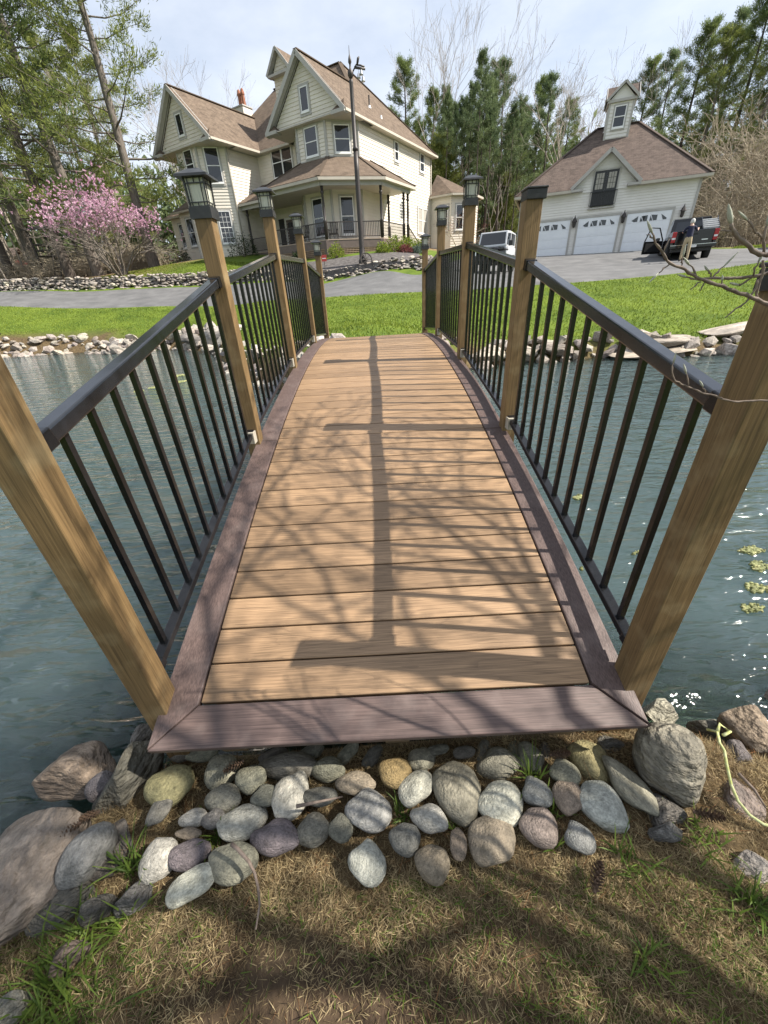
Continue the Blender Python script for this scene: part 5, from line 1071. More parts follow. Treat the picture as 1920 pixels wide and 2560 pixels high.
for t, kw in ((((130, 915, 440, 590, 12, 'm', 'big mottled brown boulder on the left bank')), dict(z=-.20, tall=.23, seed=1)), (((325, 470, 300, 215, -18, 't', 'tan flat rock lapped by the pond')), dict(z=-.34, tall=.11, seed=2)), (((432, 545, 112, 112, 0, 'u', 'small round purple stone between tan rock and dark slate')), dict(z=-.27, slab=False)),
  (((560, 500, 175, 360, -12, 's', 'tall dark slate standing at the left bridge post')), dict(z=-.24, tall=.20, seed=3)), (((447, 612, 85, 75, 0, 'd', 'little grey block under the purple stone')), dict(z=-.25)), (((370, 842, 150, 265, -28, 'b', 'smooth pale grey long stone leaning on the brown boulder')), dict(z=-.17, slab=False, tall=.07)),
  (((455, 800, 250, 265, 10, 'd', 'flat dark slab beneath the long grey stone')), dict(z=-.235, tall=.06, seed=5)), (((285, 1060, 260, 160, 25, 'd', 'low grey slab below the brown boulder')), dict(z=-.22, tall=.07, seed=0)), (((425, 1070, 145, 130, 25, 'd', 'small grey wedge of rock in the grass')), dict(z=-.19, tall=.07, seed=4)), (((580, 1030, 140, 150, 20, 'b', 'pale slab edge between grass tufts and bare earth')), dict(z=-.20, tall=.06, seed=6)),
  (((285, 1290, 150, 130, 30, 'm', 'brownish rock half hidden in long grass')), dict(z=-.22, tall=.08, seed=2)), (((40, 1510, 140, 130, 20, 'p', 'pale rock at the lowest corner of the bank')), dict(z=-.19, tall=.09, seed=1)), (((60, 1270, 150, 110, 20, 'd', 'dark wet rock at the water below the brown boulder')), dict(z=-.36, tall=.10, seed=3)),
  (((630, 340, 60, 150, -15, 'b', 'thin pale slab under the left front post')), dict(z=-.30, tall=.10, seed=4))):
    stone(*t, off=0, slab=kw.pop('slab', True), group=B, name='bank_rock', sink=.15, **kw)
for t, kw in ((((1270, 440, 290, 310, -6, 'g', 'big rough tan boulder by the right bridge post')), dict(z=-.12, tall=.16, seed=7)), (((1200, 655, 165, 140, 0, 'd', 'grey rock below the big tan boulder')), dict(z=-.20, tall=.07, seed=2)), (((1215, 738, 150, 85, 5, 'b', 'flat blue-grey rock at the lawn edge')), dict(z=-.19, tall=.04, seed=5)),
  (((1580, 320, 220, 200, 10, 't', 'brown boulder at the water beyond the rope')), dict(z=-.30, tall=.16, seed=1)), (((1540, 610, 260, 260, 15, 'm', 'dark split slab under the rope')), dict(z=-.24, tall=.09, seed=4)), (((1600, 905, 190, 140, 0, 'p', 'pale pink-grey slab in the right lawn')), dict(z=-.20, tall=.07, seed=0)), (((1190, 225, 190, 110, 20, 'w', 'pale flat slab behind the tan boulder')), dict(z=-.34, tall=.06, seed=3)),
  (((1535, 445, 240, 160, 25, 'u', 'purple slate leaning behind the rope')), dict(z=-.26, tall=.09, seed=6)), (((960, 365, 130, 70, 0, 'b', 'thin flat slab under the right deck corner')), dict(z=-.22, tall=.04, seed=2)), (((1400, 300, 160, 100, -10, 's', 'dark wet rock behind the big tan boulder')), dict(z=-.38, tall=.09, seed=5)), (((1640, 760, 140, 120, -10, 'd', 'dark rock in the brush at the rope end')), dict(z=-.24, tall=.07, seed=3))):
    stone(*t, off=960, slab=kw.pop('slab', True), group=B, name='bank_rock', sink=.15, **kw)
# ------------------------------------------------------------------ dry stone walls, stones as parts
def wall_thing(label, path, height, thick, courses, per_m, group=None, back=.5):
    path = np.array(path, float); seg = np.linalg.norm(np.diff(path, axis=0), axis=1); tot = seg.sum(); cum = np.r_[0, np.cumsum(seg)]
    zc = gz(path[0, 0], path[0, 1]); T = thing('stone_wall', label, 'wall', (path[0, 0], path[0, 1], zc), 0, group); items = []
    for c in range(courses):
        s = 0.
        while s < tot:
            Ls = np.clip(rng.lognormal(math.log(1/per_m), .45), .12, .75); hs = height/courses*rng.uniform(.8, 1.5)
            i = min(np.searchsorted(cum, s, 'right')-1, len(seg)-1); f = (s-cum[i])/seg[i]; p = path[i]+(path[i+1]-path[i])*f; d = (path[i+1]-path[i])/seg[i]; nrm = np.array([-d[1], d[0]])
            off = c/courses*back+rng.normal()*.07; x, y = p+nrm*off; z = gz(p[0], p[1])-.05+height*(c+.4+rng.normal()*.15)/courses
            items.append((x-path[0, 0], y-path[0, 1], z-zc, math.atan2(d[1], d[0])+rng.normal()*.25, Ls*.62, thick*rng.uniform(.35, .6), hs*.62, rng.normal()*.16, rng.normal()*.12, Ls*hs)); s += Ls*rng.uniform(.8, 1.05)
    items.sort(key=lambda t: -t[-1]); cols = [(.52, .48, .42), (.42, .38, .33), (.30, .27, .25), (.60, .55, .47), (.36, .33, .31)]
    Vs = []; Fs = []; nb = 0
    for k, (x, y, z, rz_, a, b, c, tx, ty, _) in enumerate(items):
        if k < 290: obj('stone', WST[k % 10], None, T, (x, y, z), (tx, ty, rz_), (a, b, c), shade(random.choice(cols), .75, 1.15))
        else:
            me = WST[k % 10]; V = np.array([v.co[:] for v in me.vertices])*np.array([a, b, c]); Mx = np.array(Matrix.Rotation(rz_, 3, 'Z') @ Matrix.Rotation(ty, 3, 'Y') @ Matrix.Rotation(tx, 3, 'X')); Vs.append(V@Mx.T+np.array([x, y, z])); Fs.append(np.array([p.vertices[:] for p in me.polygons])+nb); nb += len(V)
    if Vs:
        o = obj('small_stones', mesh_np('small_stones', np.concatenate(Vs), np.concatenate(Fs)), 'wall_stone', T, color=(.42, .38, .34)); o['kind'] = 'stuff'
    # packed earth core keeps daylight out of the joints
    core = MB(); P = []
    for i in range(len(path)):
        d = path[min(i+1, len(path)-1)]-path[max(i-1, 0)]; d = d/np.linalg.norm(d); nrm = np.array([-d[1], d[0]]); a = path[i]+nrm*.18; b = path[i]+nrm*(back+.35); zz = gz(*path[i]); zb = gz(*b)
        P.append([(a[0]-path[0, 0], a[1]-path[0, 1], zz-zc-.3), (b[0]-path[0, 0], b[1]-path[0, 1], zb-zc-.3), (b[0]-path[0, 0], b[1]-path[0, 1], max(zz+height*.8, zb+.02)-zc), (a[0]+nrm[0]*.12-path[0, 0], a[1]+nrm[1]*.12-path[0, 1], zz+height*.72-zc)])
    vs = [q for r in P for q in r]; fs = []
    for i in range(len(P)-1): fs += [(i*4+j, i*4+(j+1) % 4, i*4+4+(j+1) % 4, i*4+4+j) for j in range(4)]
    core.add(vs, fs).build('earth_core', 'mulch', T); return T
off_ = lambda P, d: [(x, y+d) for x, y in P]
wall_thing('long low dry-stone wall along the left side of the driveway', off_([(-45, 35.5), (-30, 31.5), (-19.3, 29), (-11, 28.2), (-7.2, 27.4)], .35), .78, .5, 6, 3.2)
wall_thing('dry-stone retaining wall below the porch garden bed', off_([(-6.9, 27.2), (-5.5, 26.6), (-3, 25.6), (0, 24.1), (2.6, 22.4), (3.6, 23.2), (4.6, 26.5)], .3), .62, .5, 6, 3.4, back=.75)
# mulch bed above the retaining wall
ribbon('garden_bed', [(-6.6, 28.0), (-3, 26.5), (0, 25.0), (2.5, 23.4), (3.4, 25.2)], [(-8.5, 31.5), (-3.6, 29.9), (-.8, 29.9), (1.6, 30.9), (3.2, 32.5)], 'mulch', 30, 10, .06)
# split rock along the far shores: a bank of rocks, each rock a part
def bank(label, P, n, spread, size, cols, up):
    P = np.array(P, float); zc = WATER; T = thing('rock_bank', label, 'rocks', (P[0, 0], P[0, 1], zc))
    for k in range(n):
        t = (len(P)-1)*(k+rng.random())/n; i = min(int(t), len(P)-2); p = P[i]+(P[i+1]-P[i])*(t-i); d = P[i+1]-P[i]; d = d/np.linalg.norm(d); nr = np.array([-d[1], d[0]]); f = rng.random(); q = p+nr*(f-.25)*spread
        s = size*rng.lognormal(0, .35); z = max(gz(q[0], q[1]), WATER-.08)+s*.25
        obj('stone', WST[k % 10], None, T, (q[0]-P[0, 0], q[1]-P[0, 1], z-zc), (rng.normal()*.5, rng.normal()*.5, rng.random()*6.3), (s, s*rng.uniform(.55, .9), s*rng.uniform(.3, .6)), shade(random.choice(cols), .75, 1.2))
    return T
bank('split grey rocks edging the near right bank beyond the rope', [(1.75, .12), (2.1, -.05), (3.0, -.5), (4.5, -1.0), (6.0, -1.55)], 60, .5, .17, [(.26, .22, .19), (.34, .30, .26), (.20, .18, .165)], 0)
c1_ = [(.44, .40, .35), (.36, .33, .30), (.50, .46, .40), (.40, .35, .31)]
bank('heap of split brown-grey rock along the far left shore', [(-7.2, 16.6), (-8.4, 17.35), (-10.4, 17.4), (-11.1, 17.05), (-13.4, 18.15), (-15.2, 18.1), (-16.8, 17.85), (-20, 17.5), (-24, 15.5)][::1], 295, -1.25, .22, c1_, 0)
bank('pale stones lining the far shore left of the bridge', [(-1.0, 6.75), (-1.7, 7.3), (-3.2, 9.1), (-4.4, 11.3), (-6.3, 15.3), (-7.0, 16.4)], 120, -.8, .18, [(.60, .57, .50), (.50, .47, .42), (.40, .37, .34)], 0)
bank('weathered flat stones lining the far shore right of the bridge', [(9.2, 9.3), (7.9, 9.1), (6.7, 9.25), (5.7, 9.6), (4.56, 9.4), (3.66, 9.7), (2.0, 9.0), (1.45, 7.6), (1.0, 6.8)], 90, -.6, .23, [(.52, .48, .42), (.42, .38, .34), (.34, .31, .28)], 0)
SH = 'large rocks on the far shore'
for x, y, z, sc, rot, col, lab in ((-5.8, 15.9, .05, (1.0, .7, .6), (0.2, -.35, .4), (.42, .40, .37), 'big pale slanting rock on the far left shore'), (-7.6, 16.9, -.12, (.85, .45, .28), (.1, .15, -.3), (.20, .19, .18), 'dark overhanging flat rock next to the slanting one'), (-6.4, 15.2, -.3, (.35, .3, .2), (0, 0, 0), (.5, .47, .42), 'small pale rock at the water below the slanting one'),
  (7.2, 9.55, -.14, (1.15, .5, .16), (.04, .02, .05), (.34, .31, .27), 'long layered ledge on the far right shore'), (7.0, 9.3, -.34, (1.3, .5, .12), (0, -.03, .0), (.40, .36, .30), 'low wet ledge below the layered one'), (9.2, 10.0, -.04, (1.2, .45, .15), (.04, -.10, .12), (.46, .42, .37), 'long tilted slab behind the layered ledge'), (4.6, 9.6, -.2, (.62, .4, .2), (0, .05, .1), (.30, .27, .24), 'brown rounded ledge rock at the right shore'), (2.9, 9.5, -.18, (.55, .4, .24), (0, 0, .5), (.54, .50, .43), 'pale block rock at the shore near the bridge end'), (3.7, 9.6, -.2, (.5, .35, .22), (0, .1, -.3), (.50, .46, .40), 'pale split rock beside the brown ledge rock')):
    tag(obj('shore_rock', SLA[abs(int(x*7)) % 7], None, None, (x, y, z), rot, sc, col), lab, 'rock', SH)
# ------------------------------------------------------------------ near ground cover
def blades2(P, D, ln, wd, droop):
    """curved grass leaf, three segments"""
    k = len(P); D = unit(D); side = unit(np.cross(D, np.array([[0, 0, 1.]])+rng.normal(size=(k, 3))*.2)); ln = ln[:, None]; wd = wd[:, None]; dr = droop[:, None]*np.array([[0, 0, -1.]])
    lv = [P, P+D*ln*.4+dr*ln*.08, P+D*ln*.75+dr*ln*.28, P+D*ln+dr*ln*.55]; V = np.stack([lv[0]-side*wd/2, lv[0]+side*wd/2, lv[1]-side*wd*.45, lv[1]+side*wd*.45, lv[2]-side*wd*.3, lv[2]+side*wd*.3, lv[3]], 1).reshape(-1, 3)
    b = (np.arange(k)*7)[:, None]; Q = np.concatenate([b+np.array([[0, 1, 3, 2]]), b+np.array([[2, 3, 5, 4]])]); T = b+np.array([[4, 5, 6]]); return V, [Q, T]
def cover(name, n, dens, ln, wd, flat, mname, label, xr=(-1.9, 1.9), yr=(-.98, .12), cat='grass'):
    x = rng.uniform(*xr, n); y = rng.uniform(*yr, n); k = (rng.random(n) < dens(x, y)) & (pond_sd(x, y) > .04); x, y = x[k], y[k]; m_ = len(x); z = gz(x, y)
    D = np.c_[rng.normal(size=(m_, 2)), np.abs(rng.normal(size=m_))*flat+.12]
    if name == 'thatch': V, F = blades(np.c_[x, y, z-.002+rng.uniform(0, .008, m_)], D, ln*rng.uniform(.4, 1.5, m_), wd*rng.uniform(.6, 1.4, m_))
    else: V, F = blades2(np.c_[x, y, z-.003], D, ln*rng.uniform(.4, 1.4, m_), wd*rng.uniform(.6, 1.4, m_), rng.uniform(0, 1, m_))
    o = obj(name, mesh_np(name, V, F), mname); tag(o, label, cat, kind='stuff'); return o
nse = lambda x, y, s, p: .5+.5*np.sin(x*s+p+1.7*np.sin(y*s*.7+p))*np.cos(y*s*1.1-p+1.3*np.sin(x*s*.8))
wornf = lambda x, y: np.exp(-(((x+.28)/.8)**2+((y+.76)/.40)**4))
cover('thatch', 620000, lambda x, y: np.clip((1-.93*wornf(x, y))*(.45+.55*nse(x, y, 6, 1))*(.5+.5*(y < -.28)), 0, 1), .027, .0017, .34, 'dry_blade', 'dry straw-coloured thatch in the worn lawn')
cover('short_grass', 130000, lambda x, y: np.clip((.10+.55*(x > .15)*nse(x, y, 5, 3)+.35*(x < -.75)+.3*nse(x, y, 9, 0))*(1-.9*wornf(x, y))*(y < -.30), 0, 1), .044, .0023, 1.0, 'grass_blade', 'short patchy green grass in the worn lawn')
cover('fallen_needles', 9000, lambda x, y: .25+.75*nse(x, y, 8, 2)*(y > -.42), .085, .0013, .06, 'rust_needle', 'rust-brown pine needles scattered between the stones', cat='needles')
def tuft(zx, zy, off, n, ln, label, spread=.03):
    spread *= .42
    k = .5787; c = at(off+zx*k, 1650+zy*k, z=-.17); P = c[None]+np.c_[rng.normal(size=(n, 2))*spread, np.zeros(n)]; P[:, 2] = np.minimum(-.15, gz(P[:, 0], P[:, 1])+.0)
    D = np.c_[rng.normal(size=(n, 2))*.5, np.abs(rng.normal(size=n))*.4+.7]; V, F = blades2(P-c, D, ln*rng.uniform(.5, 1.2, n), .005*rng.uniform(.6, 1.3, n), rng.uniform(.2, 1.2, n)); o = obj('grass_tuft', mesh_np('grass_tuft', V, F), 'grass_blade', None, c); tag(o, label, 'grass tuft', 'green tufts among the stones')
for t in ((560, 850, 0, 46, .17, 'long green tuft left of the white-green cobble', .045), (925, 730, 0, 34, .14, 'upright green tuft between pale and purple cobbles', .025), (330, 1130, 0, 55, .16, 'green tuft hanging over the low grey slab', .06), (180, 1400, 0, 90, .16, 'long green grass at the lower left bank', .09), (500, 1100, 0, 40, .12, 'green tuft beside the pale slab edge', .04), (260, 1500, 0, 60, .14, 'green tuft near the lowest pale rock', .08),
          (80, 640, 960, 26, .09, 'broad-leaved green tuft below the pale cream cobble', .025), (650, 480, 960, 44, .15, 'thin green grass under the right deck half', .035), (300, 690, 960, 22, .08, 'little green tuft by the slim sandy cobble', .02), (720, 620, 960, 24, .10, 'green tuft between mauve and tan brown cobbles', .03), (735, 790, 960, 20, .08, 'low green weed right of the mauve cobble', .025), (1060, 860, 960, 40, .13, 'pale green tuft in the sunny lawn', .05), (1400, 760, 960, 50, .10, 'bright green grass beside the dark split slab', .07), (1150, 1290, 960, 26, .10, 'broad green blades in the right lawn', .03), (1600, 1050, 960, 60, .12, 'bright green grass at the right slab', .045)):
    tuft(t[0], t[1], t[2], t[3], t[4], t[5], t[6])
# pine cones
cn = MB(); 
for k in range(70):
    t = k/70; a = k*2.4; r = .022*math.sin(PI*(.12+.86*t))**.8+.004; z = .11*t; o_ = Vector((math.cos(a), math.sin(a), .35)); p = Vector((0, 0, z)); e = p+o_*r; s_ = o_.cross(Vector((0, 0, 1))).normalized()*.0075
    cn.poly([p-s_*.5, e-s_, e+o_*.004+Vector((0, 0, .002)), e+s_, p+s_*.5])
cn.tube([(0, 0, -.005), (0, 0, .06), (0, 0, .11)], [.008, .010, .003], 6); cme = cn.mesh('pine_cone'); cme.materials.append(MATS['cone'])
for zx, zy, off, z, rot, sc, lab in ((345, 705, 0, -.13, (1.45, .1, -.9), 1.1, 'pine cone lying between brown boulder and dark slate'), (430, 655, 0, -.13, (1.5, 0, -1.2), .8, 'pine cone below the little grey block'), (1050, 435, 0, -.13, (1.5, 0, -1.0), 1., 'dark pine cone under the deck edge'), (1340, 655, 960, -.15, (1.4, .2, 1.2), 1.1, 'pine cone below the big tan boulder'), (910, 1000, 960, -.155, (1.5, 0, 2.5), 1.1, 'pine cone lying in the worn lawn'), (720, 410, 960, -.15, (1.5, 0, 1.6), 1., 'pine cone in the shade of the deck by thin grass')):
    c = at(off+zx*.5787, 1650+zy*.5787, z=z); tag(obj('pine_cone', cme, None, None, c, rot, sc*.62), lab, 'pine cone', 'fallen pine cones')
def stick(pts, r, label, z=-.13, off=0, name='twig'):
    P = [at(off+x*.5787, 1650+y*.5787, z=z+dz) for x, y, dz in pts]; b = P[0]; f = MB().tube([Vector(p-b) for p in P], [r*(1-.6*i/(len(P)-1)) for i in range(len(P))], 6); tag(f.build(name, 'twig', None, True, loc=b), label, 'twig', 'broken twigs on the ground')
stick([(1000, 795, .05), (1030, 820, .05), (1075, 870, .03), (1100, 920, 0), (1115, 980, 0), (1122, 1060, -.01), (1105, 1165, -.02)], .0065, 'curved broken twig lying over the large grey-green cobble'); stick([(1280, 632, .03), (1380, 612, .03), (1480, 590, .03)], .006, 'short straight stick across the low grey cobble'); stick([(1530, 490, .02), (1600, 560, .02), (1650, 640, 0)], .006, 'grey stick by the dark split slab', off=960)
# rope
P = [at(960+x*.5787, 1650+y*.5787, z=z) for x, y, z in ((1395, 300, -.12), (1440, 310, -.10), (1450, 360, -.08), (1470, 390, -.08), (1480, 450, -.10), (1500, 540, -.13), (1530, 610, -.15), (1580, 670, -.16), (1640, 710, -.17), (1720, 730, -.17))]
b = P[0]; f = MB().tube([Vector(p-b) for p in P], .0045, 6).tube([Vector(P[1]-b)+Vector((0, 0, .0)), Vector(P[1]-b)+Vector((.02, .02, .012)), Vector(P[1]-b)+Vector((.03, -.01, .016)), Vector(P[1]-b)+Vector((.0, -.02, .014))], .006, 6); tag(f.build('rope', 'rope', None, True, loc=b), 'frayed yellow-green rope trailing over the right bank rocks', 'rope')
# floating weed
for i, (px, py, w, h, lab) in enumerate(((1622, 1190, 60, 14, 'long'), (1640, 1225, 46, 17, 'broad'), (1635, 1272, 50, 18, 'broad'), (1625, 1315, 52, 16, 'curved'), (1380, 1195, 40, 7, 'thin'), (1250, 1075, 36, 9, 'pale'), (1255, 1230, 10, 5, 'small'), (390, 825, 22, 3, 'left'), (385, 812, 26, 3, 'left'), (300, 845, 16, 3, 'left'), (330, 838, 16, 2.5, 'left'))):
    c = at(px*1.1573, py*1.1573, z=WATER); a = at((px+w/2)*1.1573, py*1.1573, z=WATER); b = at(px*1.1573, (py+h/2)*1.1573, z=WATER); rx = np.linalg.norm(a-c); ry = np.linalg.norm(b-c); f = MB()
    for e in range(70):
        t = random.uniform(0, 6.28); q = random.random()**.6; cx_ = rx*q*math.cos(t); cy_ = ry*q*math.sin(t)+.25*ry*math.sin(3*cx_/rx+i); r_ = min(rx, ry)*random.uniform(.10, .30)*(1.25-q*.6); ph = random.uniform(0, 6); n_ = 9
        ring = [(cx_+r_*1.4*math.cos(2*PI*k/n_)*(1+.3*math.sin(3*k+ph)), cy_+r_*math.sin(2*PI*k/n_)*(1+.3*math.cos(2*k+ph))) for k in range(n_)]; zt_ = .003+.0011*(e % 13)
        f.add([(cx_, cy_, zt_+.006)]+[(x, y, zt_) for x, y in ring]+[(x, y, -.02) for x, y in ring], [(0, k+1, (k+1) % n_+1) for k in range(n_)]+[(k+1, n_+k+1, n_+(k+1) % n_+1, (k+1) % n_+1) for k in range(n_)])
    tag(f.build('algae_mat', 'algae', None, loc=c, rot=(0, 0, .1*i)), 'yellow-green floating weed on the pond by the %s' % ('left shore' if lab == 'left' else 'right front post'), 'algae', 'weed by the left shore' if lab == 'left' else 'weed by the right post')
# ------------------------------------------------------------------ bell pole in the garden bed
bx0 = at(906.9, 656.7, y=26.9); pz = gz(bx0[0], 26.9)
pole = thing('bell_pole', 'tall dark iron pole with hanging bells rising from the garden bed', 'pole', (bx0[0], 26.9, pz)); PH = 8.75
MB().lathe([(.24, -.1), (.24, .25), (.18, .32), (.155, .9), (.13, 4.3), (.125, 5.2)], (0, 0, 0), 12).build('lower_shaft', 'iron_brown', pole, True)
MB().lathe([(.15, 5.2), (.155, 5.3), (.11, 5.36), (.095, 7.7), (.10, 7.75), (.10, 7.85), (.065, 7.9)], (0, 0, 0), 12).build('upper_shaft', 'iron_brown', pole, True)
MB().lathe([(.065, 7.9), (.14, 8.02), (.15, 8.16), (.05, 8.26), (.04, 8.4), (.085, 8.48), (.07, 8.6), (.02, 8.75), (.01, 9.05)], (0, 0, 0), 10).build('finial', 'iron_brown', pole, True)
MB().tube([(.08, 0, 8.1), (.3, 0, 8.38), (.5, 0, 8.36), (.72, 0, 8.3)], .035, 8).tube([(.35, 0, 8.36), (.42, 0, 8.6), (.48, 0, 8.66)], [.05, .06, .02], 8).bar((.2, 0, 8.3), (.75, 0, 8.22), .05, .09).build('bracket_arm', 'iron_brown', pole, True)
for x, z in ((.40, 7.9), (.62, 7.78), (.54, 8.02)): MB().lathe([(.10, 0), (.085, .05), (.05, .17), (.02, .2)], (x, 0, z), 10).tube([(x, 0, z+.18), (x, 0, 8.28)], .008, 5).build('bell', 'galvanised', pole, True)
def wheel(loc, r, rot, label):
    t = thing('wagon_wheel', label, 'wheel', loc); t.rotation_euler = rot; f = MB(); P = [(r*math.cos(a), 0, r+r*math.sin(a)) for a in np.linspace(0, 2*PI, 25)]; f.tube(P, .035, 6); f.build('rim', 'old_wood', t)
    s = MB()
    for k in range(8): a = k*PI/4; s.bar((0, 0, r), (r*math.cos(a), 0, r+r*math.sin(a)), .03, .03)
    s.lathe([(.07, -.06), (.07, .06)], (0, 0, r), 10, 'y'); s.build('spokes', 'old_wood', t)
wheel((bx0[0]+.25, 26.55, gz(bx0[0]+.25, 26.55)), .34, (-.25, 0, .3), 'old wagon wheel leaning at the foot of the bell pole')
sx_, sy_ = at(811, 655, y=27.6)[0], 27.6; sg = thing('garden_sign', 'small red sign on a stake in the garden bed', 'sign', (sx_, sy_, gz(sx_, sy_)))
MB().bar((0, 0, 0), (0, 0, .45), .03, .03).build('stake', 'old_wood', sg); MB().hexa([(-.15, -.02, .32), (.15, -.02, .32), (.15, 0, .32), (-.15, 0, .32), (-.17, -.02, .66), (.17, -.02, .66), (.17, 0, .66), (-.17, 0, .66)]).build('board', 'red_paint', sg); MB().box(-.11, .11, -.024, -.021, .46, .50).build('stripe', 'white_paper', sg)
# porch chairs
def chair(u, v, rz, label):
    x, y = hl(u, v); t = thing('rocking_chair', label, 'chair', (x, y, HZ+FL), rz, 'chairs on the porch')
    MB().box(-.28, .28, -.26, .28, .40, .44).build('seat', 'old_wood', t); b = MB()
    for i in range(6): b.bar((-.24+.096*i, .28, .46), (-.24+.096*i, .42, 1.08), .04, .015)
    b.bar((-.28, .42, 1.1), (.28, .42, 1.1), .08, .03); b.build('backrest', 'old_wood', t)
    for s in (-1, 1):
        MB().bar((s*.27, -.24, .05), (s*.27, -.24, .62), .04, .04).build('leg', 'old_wood', t); MB().bar((s*.27, .26, .05), (s*.27, .26, .46), .04, .04).build('leg', 'old_wood', t); MB().bar((s*.29, -.30, .64), (s*.29, .34, .66), .08, .025).build('armrest', 'old_wood', t); MB().tube([(s*.27, -.45, .07), (s*.27, -.1, .025), (s*.27, .25, .03), (s*.27, .6, .10)], .022, 6).build('rocker', 'old_wood', t)
chair(-3.4, -2.4, -HA-.3, 'dark rocking chair on the porch near the front door side'); chair(-1.0, -2.0, -HA+.5, 'dark rocking chair on the porch before the corner window')
# ------------------------------------------------------------------ play tower, shed
tx, ty = bx_(135, 575, 38.5), 38.5; tw = thing('play_tower', 'dark wooden play tower with ladder behind the magnolia', 'play tower', (tx, ty, gz(tx, ty)))
for sx in (-1, 1):
    for sy in (-1, 1): MB().bar((sx*1.1, sy*.9, -.2), (sx*1.1, sy*.9, 3.3), .14, .14).build('post', 'old_wood', tw)
for i in range(9): MB().box(-1.25, 1.25, -1.0+i*.225, -.80+i*.225, 1.6, 1.65).build('floor_plank', 'old_wood', tw)
r_ = MB()
for z in (2.0, 2.4): r_.bar((-1.1, -.92, z), (1.1, -.92, z), .05, .09); r_.bar((-1.12, -.9, z+.01), (-1.12, .9, z+.01), .05, .09)
r_.build('guard_rail', 'old_wood', tw); rf = MB()
rf.hexa([(-1.4, -1.2, 3.3), (1.4, -1.2, 3.3), (1.4, 1.2, 3.9), (-1.4, 1.2, 3.9), (-1.4, -1.2, 3.36), (1.4, -1.2, 3.36), (1.4, 1.2, 3.96), (-1.4, 1.2, 3.96)]); rf.build('roof', 'old_wood', tw)
ld = MB(); ld.bar((.3, -1.9, 0), (.3, -1.0, 1.75), .07, .05); ld.bar((.85, -1.9, 0), (.85, -1.0, 1.75), .07, .05)
for k in range(6): t = (k+.6)/6.3; ld.bar((.3, -1.9+.9*t, 1.75*t), (.85, -1.9+.9*t, 1.75*t), .05, .05)
ld.build('ladder', 'old_wood', tw); MB().box(-1.1, .2, .6, .7, .0, 1.6).build('back_panel', 'old_wood', tw)
rx, ry = bx_(2, 545, 58), 58; rs = thing('red_shed', 'red painted shed glimpsed through the left woods', 'shed', (rx, ry, gz(rx, ry)))
siding(rs, (-2, -1.5), (2, -1.5), -.5, 2.4, m='red_paint'); siding(rs, (2, -1.5), (2, 1.5), -.5, 2.4, m='red_paint'); siding(rs, (-2, 1.5), (-2, -1.5), -.5, 2.4, m='red_paint')
f = MB(); roofpoly(f, [(-2.3, -1.8, 2.35), (2.3, -1.8, 2.35), (2.3, 0, 3.8), (-2.3, 0, 3.8)]); roofpoly(f, [(-2.3, 1.8, 2.35), (2.3, 1.8, 2.35), (2.3, 0, 3.8), (-2.3, 0, 3.8)]); f.build('roof', 'garage_shingle', rs); MB().box(-.5, .5, -1.56, -1.52, -.1, 1.95).build('door', 'white_vinyl', rs)
# ------------------------------------------------------------------ vehicles (local: x right, y forward, z up)
def wheel_part(veh, x, y, r, w, nm='wheel'):
    s = 1 if x > 0 else -1; t = MB().lathe([(r*.62, -w/2), (r*.93, -w/2), (r, -w/2+.035), (r, w/2-.035), (r*.93, w/2), (r*.62, w/2)], (0, 0, 0), 22, 'x').build(nm, 'tyre', veh, True, loc=(x, y, r))
    h = MB().lathe([(r*.60, -w/2+.02), (r*.60, s*(w/2-.015)), (r*.5, s*(w/2-.05)), (r*.15, s*(w/2-.02)), (.02, s*(w/2-.02))], (0, 0, 0), 16, 'x'); h.build('rim', 'galvanised', t)
def loft(secs, close=True):
    """secs: list of rings (same count) lofted to a closed body"""
    f = MB(); n_ = len(secs[0]); f.v = [tuple(map(float, p)) for s in secs for p in s]
    for i in range(len(secs)-1): f.f += [(i*n_+k, i*n_+(k+1) % n_, (i+1)*n_+(k+1) % n_, (i+1)*n_+k) for k in range(n_)]
    f.f += [tuple(reversed(range(n_))), tuple((len(secs)-1)*n_+k for k in range(n_))]; return f
tp_ = at(1722, 640, y=23.1); th_ = R(-27); tz = gz(tp_[0], 23.1)+.03
truck = thing('pickup_truck', 'black pickup truck with its driver door open in front of the garage', 'truck', (tp_[0], 23.1, tz), th_)
# bed box: floor, sides, tailgate
for sx in (-1, 1):
    s_ = MB().hexa([(sx*.98-.0, .05, .62), (sx*.98, 1.95, .62), (sx*.86, 1.95, .62), (sx*.86, .05, .62), (sx*.97, .05, 1.31), (sx*.97, 1.95, 1.33), (sx*.86, 1.95, 1.33), (sx*.86, .05, 1.31)] if sx < 0 else [(.86, .05, .62), (.86, 1.95, .62), (.98, 1.95, .62), (.98, .05, .62), (.86, .05, 1.31), (.86, 1.95, 1.33), (.97, 1.95, 1.33), (.97, .05, 1.31)])
    s_.build('bed_side', 'truck_paint', truck, bevel=.03)
    MB().box(sx*.985-.012, sx*.985+.012, .55, 1.55, .66, .98).build('wheel_arch', 'black_plastic', truck)
    tl = MB().box(min(sx*.80, sx*.985), max(sx*.80, sx*.985), -.02, .10, .80, 1.27).build('tail_light', 'red_lens', truck, bevel=.02); MB().box(min(sx*.82, sx*.97), max(sx*.82, sx*.97), -.028, -.021, .94, 1.02).build('reverse_lens', 'white_paper', tl)
MB().box(-.86, .86, .1, 1.95, .64, .74).build('bed_floor', 'black_plastic', truck)
